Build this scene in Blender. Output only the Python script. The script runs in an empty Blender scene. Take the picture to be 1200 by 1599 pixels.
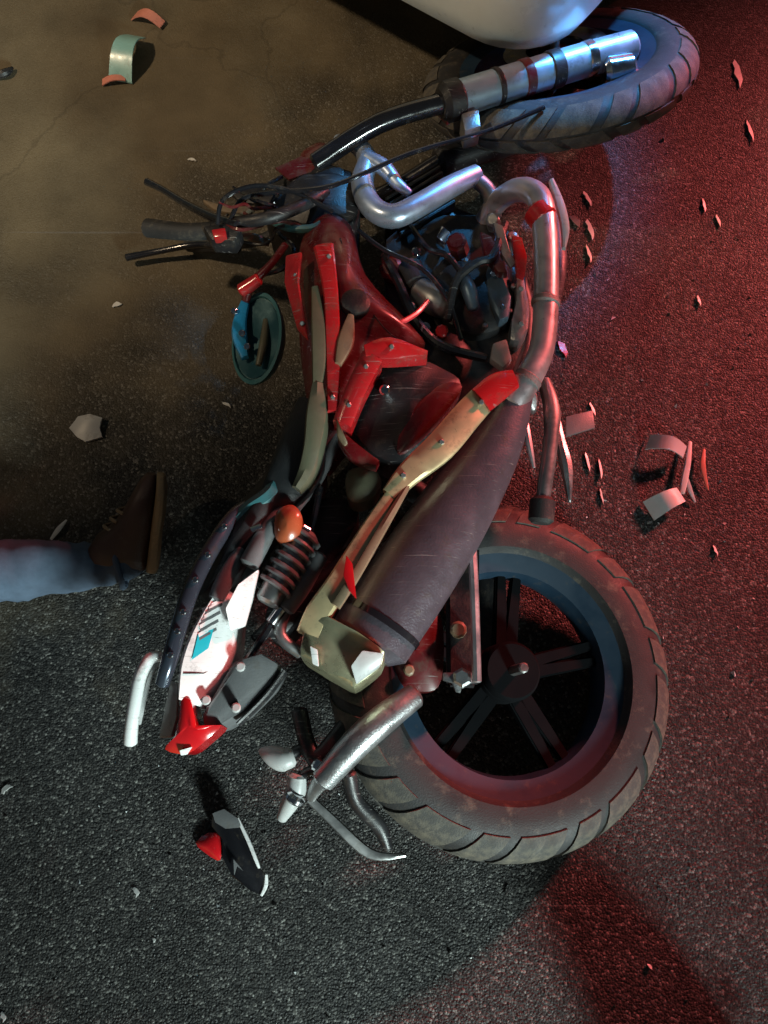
import bpy, bmesh, math, random
from mathutils import Vector, Matrix, noise
random.seed(7)
S = bpy.context.scene
C = S.collection
R = math.radians

# ------------------------------------------------------------------ camera, world, lights
CAM_H, TILT, F = 1.5, R(20.0), 1232.0          # metres, angle off straight down, focal length in photo pixels
cd = bpy.data.cameras.new('camera')
cam = bpy.data.objects.new('camera', cd); C.objects.link(cam)
cam.location = (0, 0, CAM_H); cam.rotation_euler = (TILT, 0, 0)
cd.sensor_fit = 'VERTICAL'; cd.sensor_height = 24.0; cd.sensor_width = 18.0
cd.lens = 24.0 * F / 1599.0
cd.clip_start = 0.02; cd.clip_end = 500
S.camera = cam

w = bpy.data.worlds.new('World'); S.world = w; w.use_nodes = True
nt = w.node_tree; bg = nt.nodes['Background']
sky = nt.nodes.new('ShaderNodeTexSky'); sky.sky_type = 'NISHITA'; sky.sun_disc = False
sky.sun_elevation = R(3); sky.sun_rotation = R(200)
nt.links.new(sky.outputs[0], bg.inputs[0]); bg.inputs[1].default_value = 0.04

def lamp(name, kind, loc, energy, color, target=None, size=0.1, angle=60, blend=0.6):
    d = bpy.data.lights.new(name, kind); d.energy = energy; d.color = color
    if kind == 'SUN': d.angle = R(size)
    else: d.shadow_soft_size = size
    if kind == 'SPOT': d.spot_size = R(angle); d.spot_blend = blend
    o = bpy.data.objects.new(name, d); C.objects.link(o); o.location = loc
    if target is not None:
        o.rotation_euler = (Vector(target) - Vector(loc)).to_track_quat('-Z', 'Y').to_euler()
    return o
# moonless night: a trace of skylight only
lamp('moon', 'SUN', (0, 0, 10), 0.006, (0.8, 0.9, 1.0), (0.5, 1.5, 0), 0.5)
# headlamps of a vehicle standing behind the photographer, dipped beam reaching past the bike
lamp('headlamp', 'SPOT', (2.2, -3.3, 1.8), 1500, (0.82, 1.0, 0.96), (-0.60, 0.60, 0.0), 0.42, 27, 1.0)
# unseen warm fill lamp, added at far left to brighten the upper-left ground
lamp('left_fill', 'SPOT', (-3.4, 0.6, 4.6), 740, (1.0, 0.76, 0.50), (-0.50, 2.1, 0.0), 0.12, 35.5, 1.0)
# the beacons of an emergency vehicle to the right: red, and a blue mirror beam swinging across the front wheel
lamp('beacon', 'SPOT', (5.0, 4.6, 2.4), 3600, (1.0, 0.14, 0.125), (0.90, 0.80, 0.0), 0.30, 21, 1.0)
lamp('blue_beacon', 'SPOT', (2.05, 3.75, 3.3), 5600, (0.09, 0.46, 1.0), (0.30, 1.54, 0.3), 0.22, 9.5, 1.0)

S.view_settings.view_transform = 'Standard'; S.view_settings.look = 'None'
S.view_settings.exposure = 0.0; S.view_settings.gamma = 1.0
S.view_settings.use_curve_mapping = False

# ------------------------------------------------------------------ helpers
ct, st = math.cos(TILT), math.sin(TILT)
def P(px, py, z=0.0):
    """photo pixel (1200x1599) -> the point at height z on that line of sight"""
    a, b = (px - 600) / F, (799.5 - py) / F
    d = Vector((a, b * ct + st, -ct + b * st))
    t = (z - CAM_H) / d.z
    return Vector((0, 0, CAM_H)) + d * t
def PP(pts): return [P(*p) for p in pts]

WM = {}
def place(o, parent=None, M=Matrix.Identity(4)):
    WM[o.name] = M.copy()
    if parent is None: o.matrix_world = M
    else:
        o.parent = parent; o.matrix_local = WM[parent.name].inverted() @ M
    return o
def link(o): C.objects.link(o); return o
def build(name, bm, mat, parent=None, smooth=True, mats=None):
    bmesh.ops.recalc_face_normals(bm, faces=bm.faces)
    c = Vector((0, 0, 0))
    lo = [min(v.co[i] for v in bm.verts) for i in range(3)]; hi = [max(v.co[i] for v in bm.verts) for i in range(3)]
    c = Vector([(lo[i] + hi[i]) / 2 for i in range(3)])
    if parent is None: c.z = lo[2]
    for v in bm.verts: v.co -= c
    if smooth:
        for f in bm.faces: f.smooth = True
    me = bpy.data.meshes.new(name); bm.to_mesh(me); bm.free()
    for m in (mats or [mat]): me.materials.append(m)
    o = link(bpy.data.objects.new(name, me))
    if smooth: me.set_sharp_from_angle(angle=R(38))
    place(o, parent, Matrix.Translation(c))
    return o
def copy_of(src, parent, M):
    o = src.copy(); link(o); place(o, parent, M); return o
def tag(o, label, cat, group=None, kind=None):
    if label: o['label'] = label
    if cat: o['category'] = cat
    if group: o['group'] = group
    if kind: o['kind'] = kind
    return o
def root(name, loc):
    o = link(bpy.data.objects.new(name, None)); o.empty_display_size = 0.1
    return place(o, None, Matrix.Translation(loc))

def crom(pts, n=6, closed=False):
    """catmull-rom through points (any dimension as tuples)"""
    pts = [tuple(p) for p in pts]; N = len(pts); out = []
    rng = range(N) if closed else range(N - 1)
    for i in rng:
        g = (lambda k: pts[k % N]) if closed else (lambda k: pts[max(0, min(N - 1, k))])
        p0, p1, p2, p3 = g(i - 1), g(i), g(i + 1), g(i + 2)
        for j in range(n):
            t = j / n
            out.append(tuple(0.5 * (2 * b + (c - a) * t + (2 * a - 5 * b + 4 * c - d) * t * t + (3 * b - a - 3 * c + d) * t ** 3)
                             for a, b, c, d in zip(p0, p1, p2, p3)))
    if not closed: out.append(pts[-1])
    return out

def tube(bm, pts, rad, seg=12, smooth=5, flat=1.0, closed=False, cap=True):
    """swept tube; rad a number or list per input point; flat squashes the section"""
    rr = rad if isinstance(rad, (list, tuple)) else [rad] * len(pts)
    q = [tuple(p) + (r,) for p, r in zip(pts, rr)]
    if smooth > 1 and len(q) > 2: q = crom(q, smooth, closed)
    c = [Vector(p[:3]) for p in q]; r = [p[3] for p in q]; n = len(c)
    up = None; rings = []
    for i in range(n):
        a = c[(i - 1) % n] if (i > 0 or closed) else c[0]; b = c[(i + 1) % n] if (i < n - 1 or closed) else c[-1]
        t = (b - a).normalized()
        if up is None:
            up = Vector((0, 0, 1)) if abs(t.z) < 0.9 else Vector((1, 0, 0))
        up = (up - t * up.dot(t)).normalized(); sd = t.cross(up)
        rings.append([bm.verts.new(c[i] + (sd * math.cos(k * 2 * math.pi / seg) + up * flat * math.sin(k * 2 * math.pi / seg)) * r[i]) for k in range(seg)])
    m = n if closed else n - 1
    for i in range(m):
        A, B = rings[i], rings[(i + 1) % n]
        for k in range(seg):
            bm.faces.new((A[k], A[(k + 1) % seg], B[(k + 1) % seg], B[k]))
    if cap and not closed:
        for ring, i, j in ((rings[0], 0, 1), (rings[-1], n - 1, n - 2)):
            t = (c[i] - c[j]).normalized()
            r2 = [bm.verts.new(c[i] + (v.co - c[i]) * 0.7 + t * r[i] * 0.28) for v in ring]
            for k in range(seg): bm.faces.new((ring[k], ring[(k + 1) % seg], r2[(k + 1) % seg], r2[k]))
            bm.faces.new(r2)
    return bm
def Tube(name, pts, rad, mat, parent, **k):
    return build(name, tube(bmesh.new(), pts, rad, **k), mat, parent)

def plate(bm, top, thick, bevel=0.002, down=Vector((0, 0, -1))):
    """polygon (world points) given a thickness, edges bevelled"""
    b2 = bmesh.new()
    a = [b2.verts.new(p) for p in top]; b = [b2.verts.new(Vector(p) + down * thick) for p in top]
    n = len(a)
    b2.faces.new(a); b2.faces.new(b[::-1])
    for i in range(n): b2.faces.new((a[i], b[i], b[(i + 1) % n], a[(i + 1) % n]))
    bmesh.ops.recalc_face_normals(b2, faces=b2.faces)
    if bevel: bmesh.ops.bevel(b2, geom=b2.edges[:], offset=bevel, segments=2, affect='EDGES', profile=0.6)
    me = bpy.data.meshes.new('t'); b2.to_mesh(me); b2.free(); bm.from_mesh(me); bpy.data.meshes.remove(me)
    return bm
def Plate(name, top, thick, mat, parent, bevel=0.002, **k):
    return build(name, plate(bmesh.new(), top, thick, bevel, **k), mat, parent)

def pillow(bm, outline, dome, thick, n=4, rings=(1, .97, .9, .78, .6, .38, .16), closed_smooth=True, pw=2.2):
    """outline of world points, domed upward in the middle, with a skirt and a flat underside"""
    o = [Vector(p) for p in (crom(outline, n, True) if closed_smooth else outline)]
    c = sum(o, Vector()) / len(o); N = len(o)
    bot = [bm.verts.new(Vector((c.x + (p.x - c.x) * .96, c.y + (p.y - c.y) * .96, p.z - thick))) for p in o]
    mid = [bm.verts.new(Vector((p.x, p.y, p.z - thick * .25))) for p in o]
    prev = bot; bm.faces.new(bot[::-1])
    def bridge(A, B):
        for k in range(N): bm.faces.new((A[k], A[(k + 1) % N], B[(k + 1) % N], B[k]))
    bridge(prev, mid); prev = mid
    for s in rings:
        h = dome * (1 - s ** pw)
        ring = [bm.verts.new(c + (p - c) * s + Vector((0, 0, h))) for p in o]
        bridge(prev, ring); prev = ring
    top = bm.verts.new(c + Vector((0, 0, dome)))
    for k in range(N): bm.faces.new((prev[k], prev[(k + 1) % N], top))
    return bm
def Pillow(name, outline, dome, thick, mat, parent, **k):
    return build(name, pillow(bmesh.new(), outline, dome, thick, **k), mat, parent)

def lathe(bm, prof, seg=48, M=Matrix.Identity(4), closed=False, a0=0, a1=360):
    full = abs(a1 - a0) >= 360; n = seg if full else seg + 1; rings = []
    for k in range(n):
        a = R(a0 + (a1 - a0) * k / seg)
        rings.append([bm.verts.new(M @ Vector((r * math.cos(a), r * math.sin(a), z))) for r, z in prof])
    m = len(prof) if closed else len(prof) - 1
    for k in range(seg):
        A, B = rings[k], rings[(k + 1) % n]
        for j in range(m): bm.faces.new((A[j], A[(j + 1) % len(prof)], B[(j + 1) % len(prof)], B[j]))
    return bm
def bar(bm, a, b, wa, wb, ta, tb, up, bevel=0.002):
    """tapered box from a to b: widths across, thicknesses along up"""
    a, b, up = Vector(a), Vector(b), Vector(up)
    t = (b - a).normalized(); s = t.cross(up).normalized(); u = s.cross(t)
    b2 = bmesh.new(); v = []
    for p, wd, th in ((a, wa, ta), (b, wb, tb)):
        for i, j in ((-1, -1), (1, -1), (1, 1), (-1, 1)): v.append(b2.verts.new(p + s * wd / 2 * i + u * th / 2 * j))
    for f in ((0, 1, 2, 3), (7, 6, 5, 4), (0, 4, 5, 1), (1, 5, 6, 2), (2, 6, 7, 3), (3, 7, 4, 0)): b2.faces.new([v[i] for i in f])
    bmesh.ops.recalc_face_normals(b2, faces=b2.faces)
    if bevel: bmesh.ops.bevel(b2, geom=b2.edges[:], offset=bevel, segments=2, affect='EDGES')
    me = bpy.data.meshes.new('t'); b2.to_mesh(me); b2.free(); bm.from_mesh(me); bpy.data.meshes.remove(me)
    return bm
def frame(c, n, xdir=(1, 0, 0)):
    n = Vector(n).normalized(); x = Vector(xdir); x = (x - n * x.dot(n)).normalized(); y = n.cross(x)
    return Matrix(((x.x, y.x, n.x, c[0]), (x.y, y.y, n.y, c[1]), (x.z, y.z, n.z, c[2]), (0, 0, 0, 1)))

# ------------------------------------------------------------------ materials
def material(name, col, rough=0.5, metal=0.0, vary=0.25, scale=18, grime=0.0, gcol=(0.09, 0.075, 0.055), bump=0.0, bscale=400, coat=0.0, rvary=0.15, trans=0.0, spec=0.5, scratch=0.0):
    m = bpy.data.materials.new(name); m.use_nodes = True; t = m.node_tree; L = t.links
    b = t.nodes['Principled BSDF']
    co = t.nodes.new('ShaderNodeTexCoord')
    n1 = t.nodes.new('ShaderNodeTexNoise'); n1.inputs['Scale'].default_value = scale; n1.inputs['Detail'].default_value = 6
    n1.inputs['Roughness'].default_value = .65
    L.new(co.outputs['Object'], n1.inputs['Vector'])
    mx = t.nodes.new('ShaderNodeMixRGB'); mx.blend_type = 'MIX'
    mx.inputs[1].default_value = tuple(c * (1 - vary) for c in col) + (1,)
    mx.inputs[2].default_value = tuple(min(1, c * (1 + vary)) for c in col) + (1,)
    L.new(n1.outputs['Fac'], mx.inputs[0]); out = mx.outputs[0]
    rm = t.nodes.new('ShaderNodeMapRange'); rm.inputs[1].default_value = .3; rm.inputs[2].default_value = .7
    rm.inputs[3].default_value = max(.03, rough - rvary); rm.inputs[4].default_value = min(1, rough + rvary)
    L.new(n1.outputs['Fac'], rm.inputs[0]); L.new(rm.outputs[0], b.inputs['Roughness'])
    if grime > 0:
        n2 = t.nodes.new('ShaderNodeTexNoise'); n2.inputs['Scale'].default_value = scale * 1.7; n2.inputs['Detail'].default_value = 9
        n2.inputs['Roughness'].default_value = .75
        L.new(co.outputs['Object'], n2.inputs['Vector'])
        r2 = t.nodes.new('ShaderNodeMapRange'); r2.inputs[1].default_value = .62 - grime * .35; r2.inputs[2].default_value = .75
        L.new(n2.outputs['Fac'], r2.inputs[0])
        m2 = t.nodes.new('ShaderNodeMixRGB'); m2.inputs[2].default_value = gcol + (1,)
        mu = t.nodes.new('ShaderNodeMath'); mu.operation = 'MULTIPLY'; mu.inputs[1].default_value = .8
        L.new(r2.outputs[0], mu.inputs[0]); L.new(mu.outputs[0], m2.inputs[0]); L.new(out, m2.inputs[1]); out = m2.outputs[0]
    if scratch > 0:
        for (rz, sc) in ((.6, (9, 420, 60)), (-.35, (7, 520, 80))):
            mp = t.nodes.new('ShaderNodeMapping'); mp.inputs['Rotation'].default_value = (0, 0, rz); mp.inputs['Scale'].default_value = sc
            L.new(co.outputs['Object'], mp.inputs['Vector'])
            n5 = t.nodes.new('ShaderNodeTexNoise'); n5.inputs['Scale'].default_value = 1; n5.inputs['Detail'].default_value = 2; L.new(mp.outputs[0], n5.inputs['Vector'])
            r5 = t.nodes.new('ShaderNodeMapRange'); r5.inputs[1].default_value = .70 - .08 * scratch; r5.inputs[2].default_value = .76; L.new(n5.outputs['Fac'], r5.inputs[0])
            m5 = t.nodes.new('ShaderNodeMixRGB'); m5.inputs[2].default_value = (.30, .29, .28, 1); L.new(r5.outputs[0], m5.inputs[0]); L.new(out, m5.inputs[1]); out = m5.outputs[0]
    L.new(out, b.inputs['Base Color'])
    b.inputs['Metallic'].default_value = metal; b.inputs['Coat Weight'].default_value = coat; b.inputs['Coat Roughness'].default_value = .12
    b.inputs['Transmission Weight'].default_value = trans; b.inputs['Specular IOR Level'].default_value = spec
    if bump > 0:
        n3 = t.nodes.new('ShaderNodeTexNoise'); n3.inputs['Scale'].default_value = bscale; n3.inputs['Detail'].default_value = 3
        L.new(co.outputs['Object'], n3.inputs['Vector'])
        bp = t.nodes.new('ShaderNodeBump'); bp.inputs['Strength'].default_value = bump; bp.inputs['Distance'].default_value = .002
        L.new(n3.outputs['Fac'], bp.inputs['Height']); L.new(bp.outputs[0], b.inputs['Normal'])
    return m
M = {}
M['rubber'] = material('rubber', (.022, .022, .023), .62, grime=.25, bump=.3, gcol=(.14, .12, .09))
M['tread'] = material('tread_rubber', (.05, .047, .043), .75, grime=.5, bump=.4, gcol=(.2, .17, .12))
M['rim'] = material('rim_paint', (.008, .026, .050), .55, coat=0, grime=.12)
M['spoke'] = material('spoke_black', (.0035, .004, .005), .8, grime=0, spec=.08)
M['black'] = material('black_plastic', (.014, .014, .016), .45, grime=.2, bump=.25, scratch=.5)
M['gloss'] = material('gloss_black', (.012, .012, .015), .18, coat=.6, grime=.1)
M['engine'] = material('engine_case', (.014, .014, .016), .5, metal=.2, grime=.3, bump=.35, bscale=250)
M['alloy'] = material('cast_alloy', (.42, .43, .44), .38, metal=.9, grime=.3, bump=.3, bscale=300)
M['steel'] = material('dull_steel', (.30, .30, .30), .42, metal=.85, grime=.3)
M['chrome'] = material('chrome', (.62, .63, .66), .16, metal=1.0, grime=.1)
M['forkleg'] = material('fork_alloy_blue_lit', (.36, .48, .60), .38, metal=.6, grime=.2)  # blue light's reflection mixed into the alloy colour
M['guard'] = material('guard_tube_blue_lit', (.42, .50, .62), .36, metal=.7, grime=.15)  # blue reflection put into this tube's colour as well
M['pipe'] = material('exhaust_pipe', (.62, .56, .58), .40, metal=.85, grime=.1, gcol=(.12, .08, .07))
M['weld'] = material('weld', (.25, .22, .22), .6, metal=.7, bump=.6, bscale=500)
M['muffler'] = material('muffler_black', (.10, .088, .108), .38, metal=.4, grime=.2, bump=.3, bscale=300, scratch=.1)
M['tan'] = material('heat_shield', (.74, .60, .34), .38, metal=.55, grime=.25)
M['cap'] = material('muffler_cap', (.40, .39, .25), .34, metal=.7, grime=.3)
M['red'] = material('red_paint', (.42, .015, .018), .25, coat=.5, grime=.3, scratch=.3)
M['darkred'] = material('dark_red_paint', (.10, .007, .009), .32, coat=.4, grime=.35, scratch=.4)
M['vinyl'] = material('seat_vinyl', (.018, .020, .022), .5, bump=.35, bscale=600)
M['white'] = material('white_panel', (.80, .82, .82), .3, coat=.3, grime=.2, scratch=.5)
M['grey'] = material('grey_plastic', (.13, .135, .14), .42, grime=.2, bump=.2)
M['pale'] = material('pale_grey_plastic', (.42, .43, .43), .4, grime=.2)
M['cyan'] = material('cyan_decal', (.02, .48, .58), .35, vary=.1)
M['decal'] = material('white_decal', (.8, .8, .8), .35, vary=.05)
M['lens'] = material('red_lens', (.55, .008, .012), .14, coat=.8, vary=.1)
M['orange'] = material('orange_lens', (.40, .09, .035), .25, coat=.4, vary=.2)
M['glass'] = material('mirror_glass', (.03, .10, .12), .15, metal=.3, vary=.2)
M['bluehighlight'] = material('blue_highlight', (.02, .25, .50), .22, coat=.6)  # colour of the painted blue highlight on the mirror
M['rail'] = material('rail_blue_black', (.05, .065, .09), .25, metal=.5, coat=.6, grime=.15)
M['teal'] = material('teal_plastic', (.05, .17, .19), .35, grime=.2)
M['olive'] = material('olive_panel', (.11, .11, .07), .45, grime=.4)
M['dust'] = material('dusty_panel', (.22, .16, .10), .5, grime=.4)
M['denim'] = material('denim', (.09, .125, .18), .9, vary=.4, scale=45, bump=.6, bscale=900, spec=.2)
M['bluegrey'] = material('blue_grey_casting', (.10, .15, .20), .35, metal=.6, grime=.2, bump=.2)
M['shoe'] = material('brown_leather', (.055, .026, .018), .55, grime=.2, bump=.2)
M['sole'] = material('tan_sole', (.28, .20, .11), .7, grime=.3)
M['skin'] = material('skin', (.42, .25, .18), .5, vary=.12)
M['shirt'] = material('dark_shirt', (.05, .05, .06), .9, bump=.4, bscale=500, spec=.2)
M['hair'] = material('hair', (.02, .015, .012), .6)
M['carpaint'] = material('white_car_paint', (.70, .73, .71), .35, coat=.4, grime=.1, scale=5)
M['carglass'] = material('car_glass', (.02, .025, .03), .06, vary=.1)
M['shard'] = material('clear_shard', (.75, .80, .82), .15, vary=.1, trans=.25)
M['shardw'] = material('white_shard', (.72, .72, .70), .35, grime=.1)
M['shardr'] = material('red_shard', (.5, .05, .06), .3, grime=.1)
M['shardt'] = material('teal_shard', (.22, .42, .40), .35, grime=.2)
M['pinkish'] = material('salmon_shard', (.60, .22, .16), .4, grime=.15)
M['shardb'] = material('black_shard', (.010, .010, .012), .22, coat=.5, grime=.1)
M['grit'] = material('grit', (.11, .107, .10), .6, vary=.7, scale=6)

def asphalt():
    m = bpy.data.materials.new('asphalt'); m.use_nodes = True; t = m.node_tree; L = t.links; N = t.nodes.new
    b = t.nodes['Principled BSDF']; b.inputs['Specular IOR Level'].default_value = .35; co = N('ShaderNodeTexCoord')
    v = N('ShaderNodeTexVoronoi'); v.inputs['Scale'].default_value = 235; L.new(co.outputs['Object'], v.inputs['Vector'])
    v2 = N('ShaderNodeTexVoronoi'); v2.inputs['Scale'].default_value = 560; L.new(co.outputs['Object'], v2.inputs['Vector'])
    sep = N('ShaderNodeSeparateColor'); L.new(v.outputs['Color'], sep.inputs[0])
    sep2 = N('ShaderNodeSeparateColor'); L.new(v2.outputs['Color'], sep2.inputs[0])
    r = N('ShaderNodeValToRGB'); e = r.color_ramp.elements
    e[0].position = 0; e[0].color = (.013, .0135, .014, 1); e[1].position = 1; e[1].color = (.19, .187, .178, 1)
    x = e.new(.55); x.color = (.024, .024, .024, 1); x = e.new(.86); x.color = (.06, .059, .057, 1)
    L.new(sep.outputs[0], r.inputs[0])
    r2 = N('ShaderNodeValToRGB'); e = r2.color_ramp.elements
    e[0].color = (.55, .55, .55, 1); e[1].color = (1.5, 1.5, 1.45, 1); L.new(sep2.outputs[0], r2.inputs[0])
    mul = N('ShaderNodeMixRGB'); mul.blend_type = 'MULTIPLY'; mul.inputs[0].default_value = 1
    L.new(r.outputs[0], mul.inputs[1]); L.new(r2.outputs[0], mul.inputs[2])
    # dust lying on the road, thicker towards the verge at the far left
    n = N('ShaderNodeTexNoise'); n.inputs['Scale'].default_value = 2.6; n.inputs['Detail'].default_value = 8; n.inputs['Roughness'].default_value = .62
    L.new(co.outputs['Object'], n.inputs['Vector'])
    sx = N('ShaderNodeSeparateXYZ'); L.new(co.outputs['Object'], sx.inputs[0])
    a1 = N('ShaderNodeMath'); a1.operation = 'MULTIPLY_ADD'; a1.inputs[1].default_value = -.50; a1.inputs[2].default_value = -.28
    L.new(sx.outputs['X'], a1.inputs[0])
    a2 = N('ShaderNodeMath'); a2.operation = 'MULTIPLY_ADD'; a2.inputs[1].default_value = .42; L.new(sx.outputs['Y'], a2.inputs[0]); L.new(a1.outputs[0], a2.inputs[2])
    a3 = N('ShaderNodeMath'); a3.operation = 'MULTIPLY_ADD'; a3.inputs[1].default_value = 1.3; L.new(n.outputs['Fac'], a3.inputs[0]); L.new(a2.outputs[0], a3.inputs[2])
    mr = N('ShaderNodeMapRange'); mr.inputs[1].default_value = .42; mr.inputs[2].default_value = .92; mr.inputs[4].default_value = .975; L.new(a3.outputs[0], mr.inputs[0])
    mx = N('ShaderNodeMixRGB'); mx.inputs[2].default_value = (.125, .100, .062, 1)
    L.new(mr.outputs[0], mx.inputs[0]); L.new(mul.outputs[0], mx.inputs[1])
    # broad patches, oil and wear
    n4 = N('ShaderNodeTexNoise'); n4.inputs['Scale'].default_value = 5; n4.inputs['Detail'].default_value = 7; L.new(co.outputs['Object'], n4.inputs['Vector'])
    r4 = N('ShaderNodeMapRange'); r4.inputs[1].default_value = .3; r4.inputs[2].default_value = .7; r4.inputs[3].default_value = .65; r4.inputs[4].default_value = 1.25
    L.new(n4.outputs['Fac'], r4.inputs[0])
    m5 = N('ShaderNodeMixRGB'); m5.blend_type = 'MULTIPLY'; m5.inputs[0].default_value = 1
    L.new(mx.outputs[0], m5.inputs[1]); L.new(r4.outputs[0], m5.inputs[2])
    # hairline cracks and old scrape marks
    nw = N('ShaderNodeTexNoise'); nw.inputs['Scale'].default_value = 6; nw.inputs['Detail'].default_value = 5; L.new(co.outputs['Object'], nw.inputs['Vector'])
    wv = N('ShaderNodeMixRGB'); wv.inputs[0].default_value = .16; L.new(co.outputs['Object'], wv.inputs[1]); L.new(nw.outputs['Color'], wv.inputs[2])
    vc = N('ShaderNodeTexVoronoi'); vc.feature = 'DISTANCE_TO_EDGE'; vc.inputs['Scale'].default_value = 1.5; L.new(wv.outputs[0], vc.inputs['Vector'])
    rc2 = N('ShaderNodeMapRange'); rc2.inputs[1].default_value = .002; rc2.inputs[2].default_value = .006; rc2.inputs[3].default_value = .8; rc2.inputs[4].default_value = 1; L.new(vc.outputs['Distance'], rc2.inputs[0])
    m6 = N('ShaderNodeMixRGB'); m6.blend_type = 'MULTIPLY'; m6.inputs[0].default_value = 1; L.new(m5.outputs[0], m6.inputs[1]); L.new(rc2.outputs[0], m6.inputs[2])
    mp = N('ShaderNodeMapping'); mp.inputs['Rotation'].default_value = (0, 0, -1.1); mp.inputs['Scale'].default_value = (1.2, 130, 1); L.new(co.outputs['Object'], mp.inputs['Vector'])
    ns = N('ShaderNodeTexNoise'); ns.inputs['Scale'].default_value = 1; ns.inputs['Detail'].default_value = 2; L.new(mp.outputs[0], ns.inputs['Vector'])
    rs = N('ShaderNodeMapRange'); rs.inputs[1].default_value = .70; rs.inputs[2].default_value = .78; rs.inputs[4].default_value = .5; L.new(ns.outputs['Fac'], rs.inputs[0])
    m7 = N('ShaderNodeMixRGB'); m7.inputs[2].default_value = (.16, .155, .15, 1); L.new(rs.outputs[0], m7.inputs[0]); L.new(m6.outputs[0], m7.inputs[1])
    L.new(m7.outputs[0], b.inputs['Base Color'])
    rr = N('ShaderNodeMapRange'); rr.inputs[3].default_value = .35; rr.inputs[4].default_value = .8; L.new(sep.outputs[1], rr.inputs[0]); L.new(rr.outputs[0], b.inputs['Roughness'])
    # relief: rounded stones in binder
    inv = N('ShaderNodeMath'); inv.operation = 'MULTIPLY_ADD'; inv.inputs[1].default_value = -1; inv.inputs[2].default_value = 1; L.new(v.outputs['Distance'], inv.inputs[0])
    ad = N('ShaderNodeMath'); ad.operation = 'MULTIPLY_ADD'; ad.inputs[1].default_value = .5; L.new(sep.outputs[2], ad.inputs[0]); L.new(inv.outputs[0], ad.inputs[2])
    ad2 = N('ShaderNodeMath'); ad2.operation = 'MULTIPLY_ADD'; ad2.inputs[1].default_value = -.35; L.new(v2.outputs['Distance'], ad2.inputs[0]); L.new(ad.outputs[0], ad2.inputs[2])
    st_ = N('ShaderNodeMapRange'); st_.inputs[3].default_value = 1.0; st_.inputs[4].default_value = .22; L.new(mr.outputs[0], st_.inputs[0])
    bp = N('ShaderNodeBump'); bp.inputs['Distance'].default_value = .0021
    L.new(st_.outputs[0], bp.inputs['Strength']); L.new(ad2.outputs[0], bp.inputs['Height']); L.new(bp.outputs[0], b.inputs['Normal'])
    return m

# ------------------------------------------------------------------ the ground
bm = bmesh.new(); G = 60
vs = {}
xs = [-60, -20, -6, -3] + [-2 + .1 * i for i in range(41)] + [3, 6, 20, 60]
for i, x in enumerate(xs):
    for j, y in enumerate(xs):
        z = -.002 - .0015 * noise.noise(Vector((x * 1.7, y * 1.7, 3))) if abs(x) < 2.05 and abs(y) < 2.05 else -.002
        vs[i, j] = bm.verts.new((x, y + .8, z))
for i in range(len(xs) - 1):
    for j in range(len(xs) - 1): bm.faces.new((vs[i, j], vs[i + 1, j], vs[i + 1, j + 1], vs[i, j + 1]))
road = build('road', bm, asphalt()); tag(road, 'dark coarse asphalt road with dust towards the far left', 'road', kind='structure')

# loose grit lying on it
bm = bmesh.new(); rg = random.Random(3)
for k in range(5200):
    x, y = rg.uniform(-1.3, 1.4), rg.uniform(-.5, 2.3)
    if rg.random() < max(0, min(.985, .62 * y - .6 * x + .05)): continue
    s = .0012 * math.exp(rg.gauss(0, .45)); a = rg.uniform(0, 6.28)
    q = []
    for i in range(4):
        an = a + i * 1.57 + rg.uniform(-.4, .4); q.append(bm.verts.new((x + math.cos(an) * s * rg.uniform(.7, 1.5), y + math.sin(an) * s * rg.uniform(.7, 1.5), -.004)))
    tp = [bm.verts.new((v.co.x * .5 + x * .5 + rg.uniform(-.3, .3) * s, v.co.y * .5 + y * .5 + rg.uniform(-.3, .3) * s, s * rg.uniform(.5, 1.2) - .0015)) for v in q]
    for i in range(4): bm.faces.new((q[i], q[(i + 1) % 4], tp[(i + 1) % 4], tp[i]))
    bm.faces.new(tp)
tag(build('loose_grit', bm, M['grit'], smooth=False), 'fine loose grit scattered over the asphalt', 'grit', kind='stuff')

# ------------------------------------------------------------------ the motorcycle, lying on its left side
bike = root('motorcycle', P(640, 800, 0))
tag(bike, 'wrecked dark red motorcycle lying on its side on the road', 'motorcycle')

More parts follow.
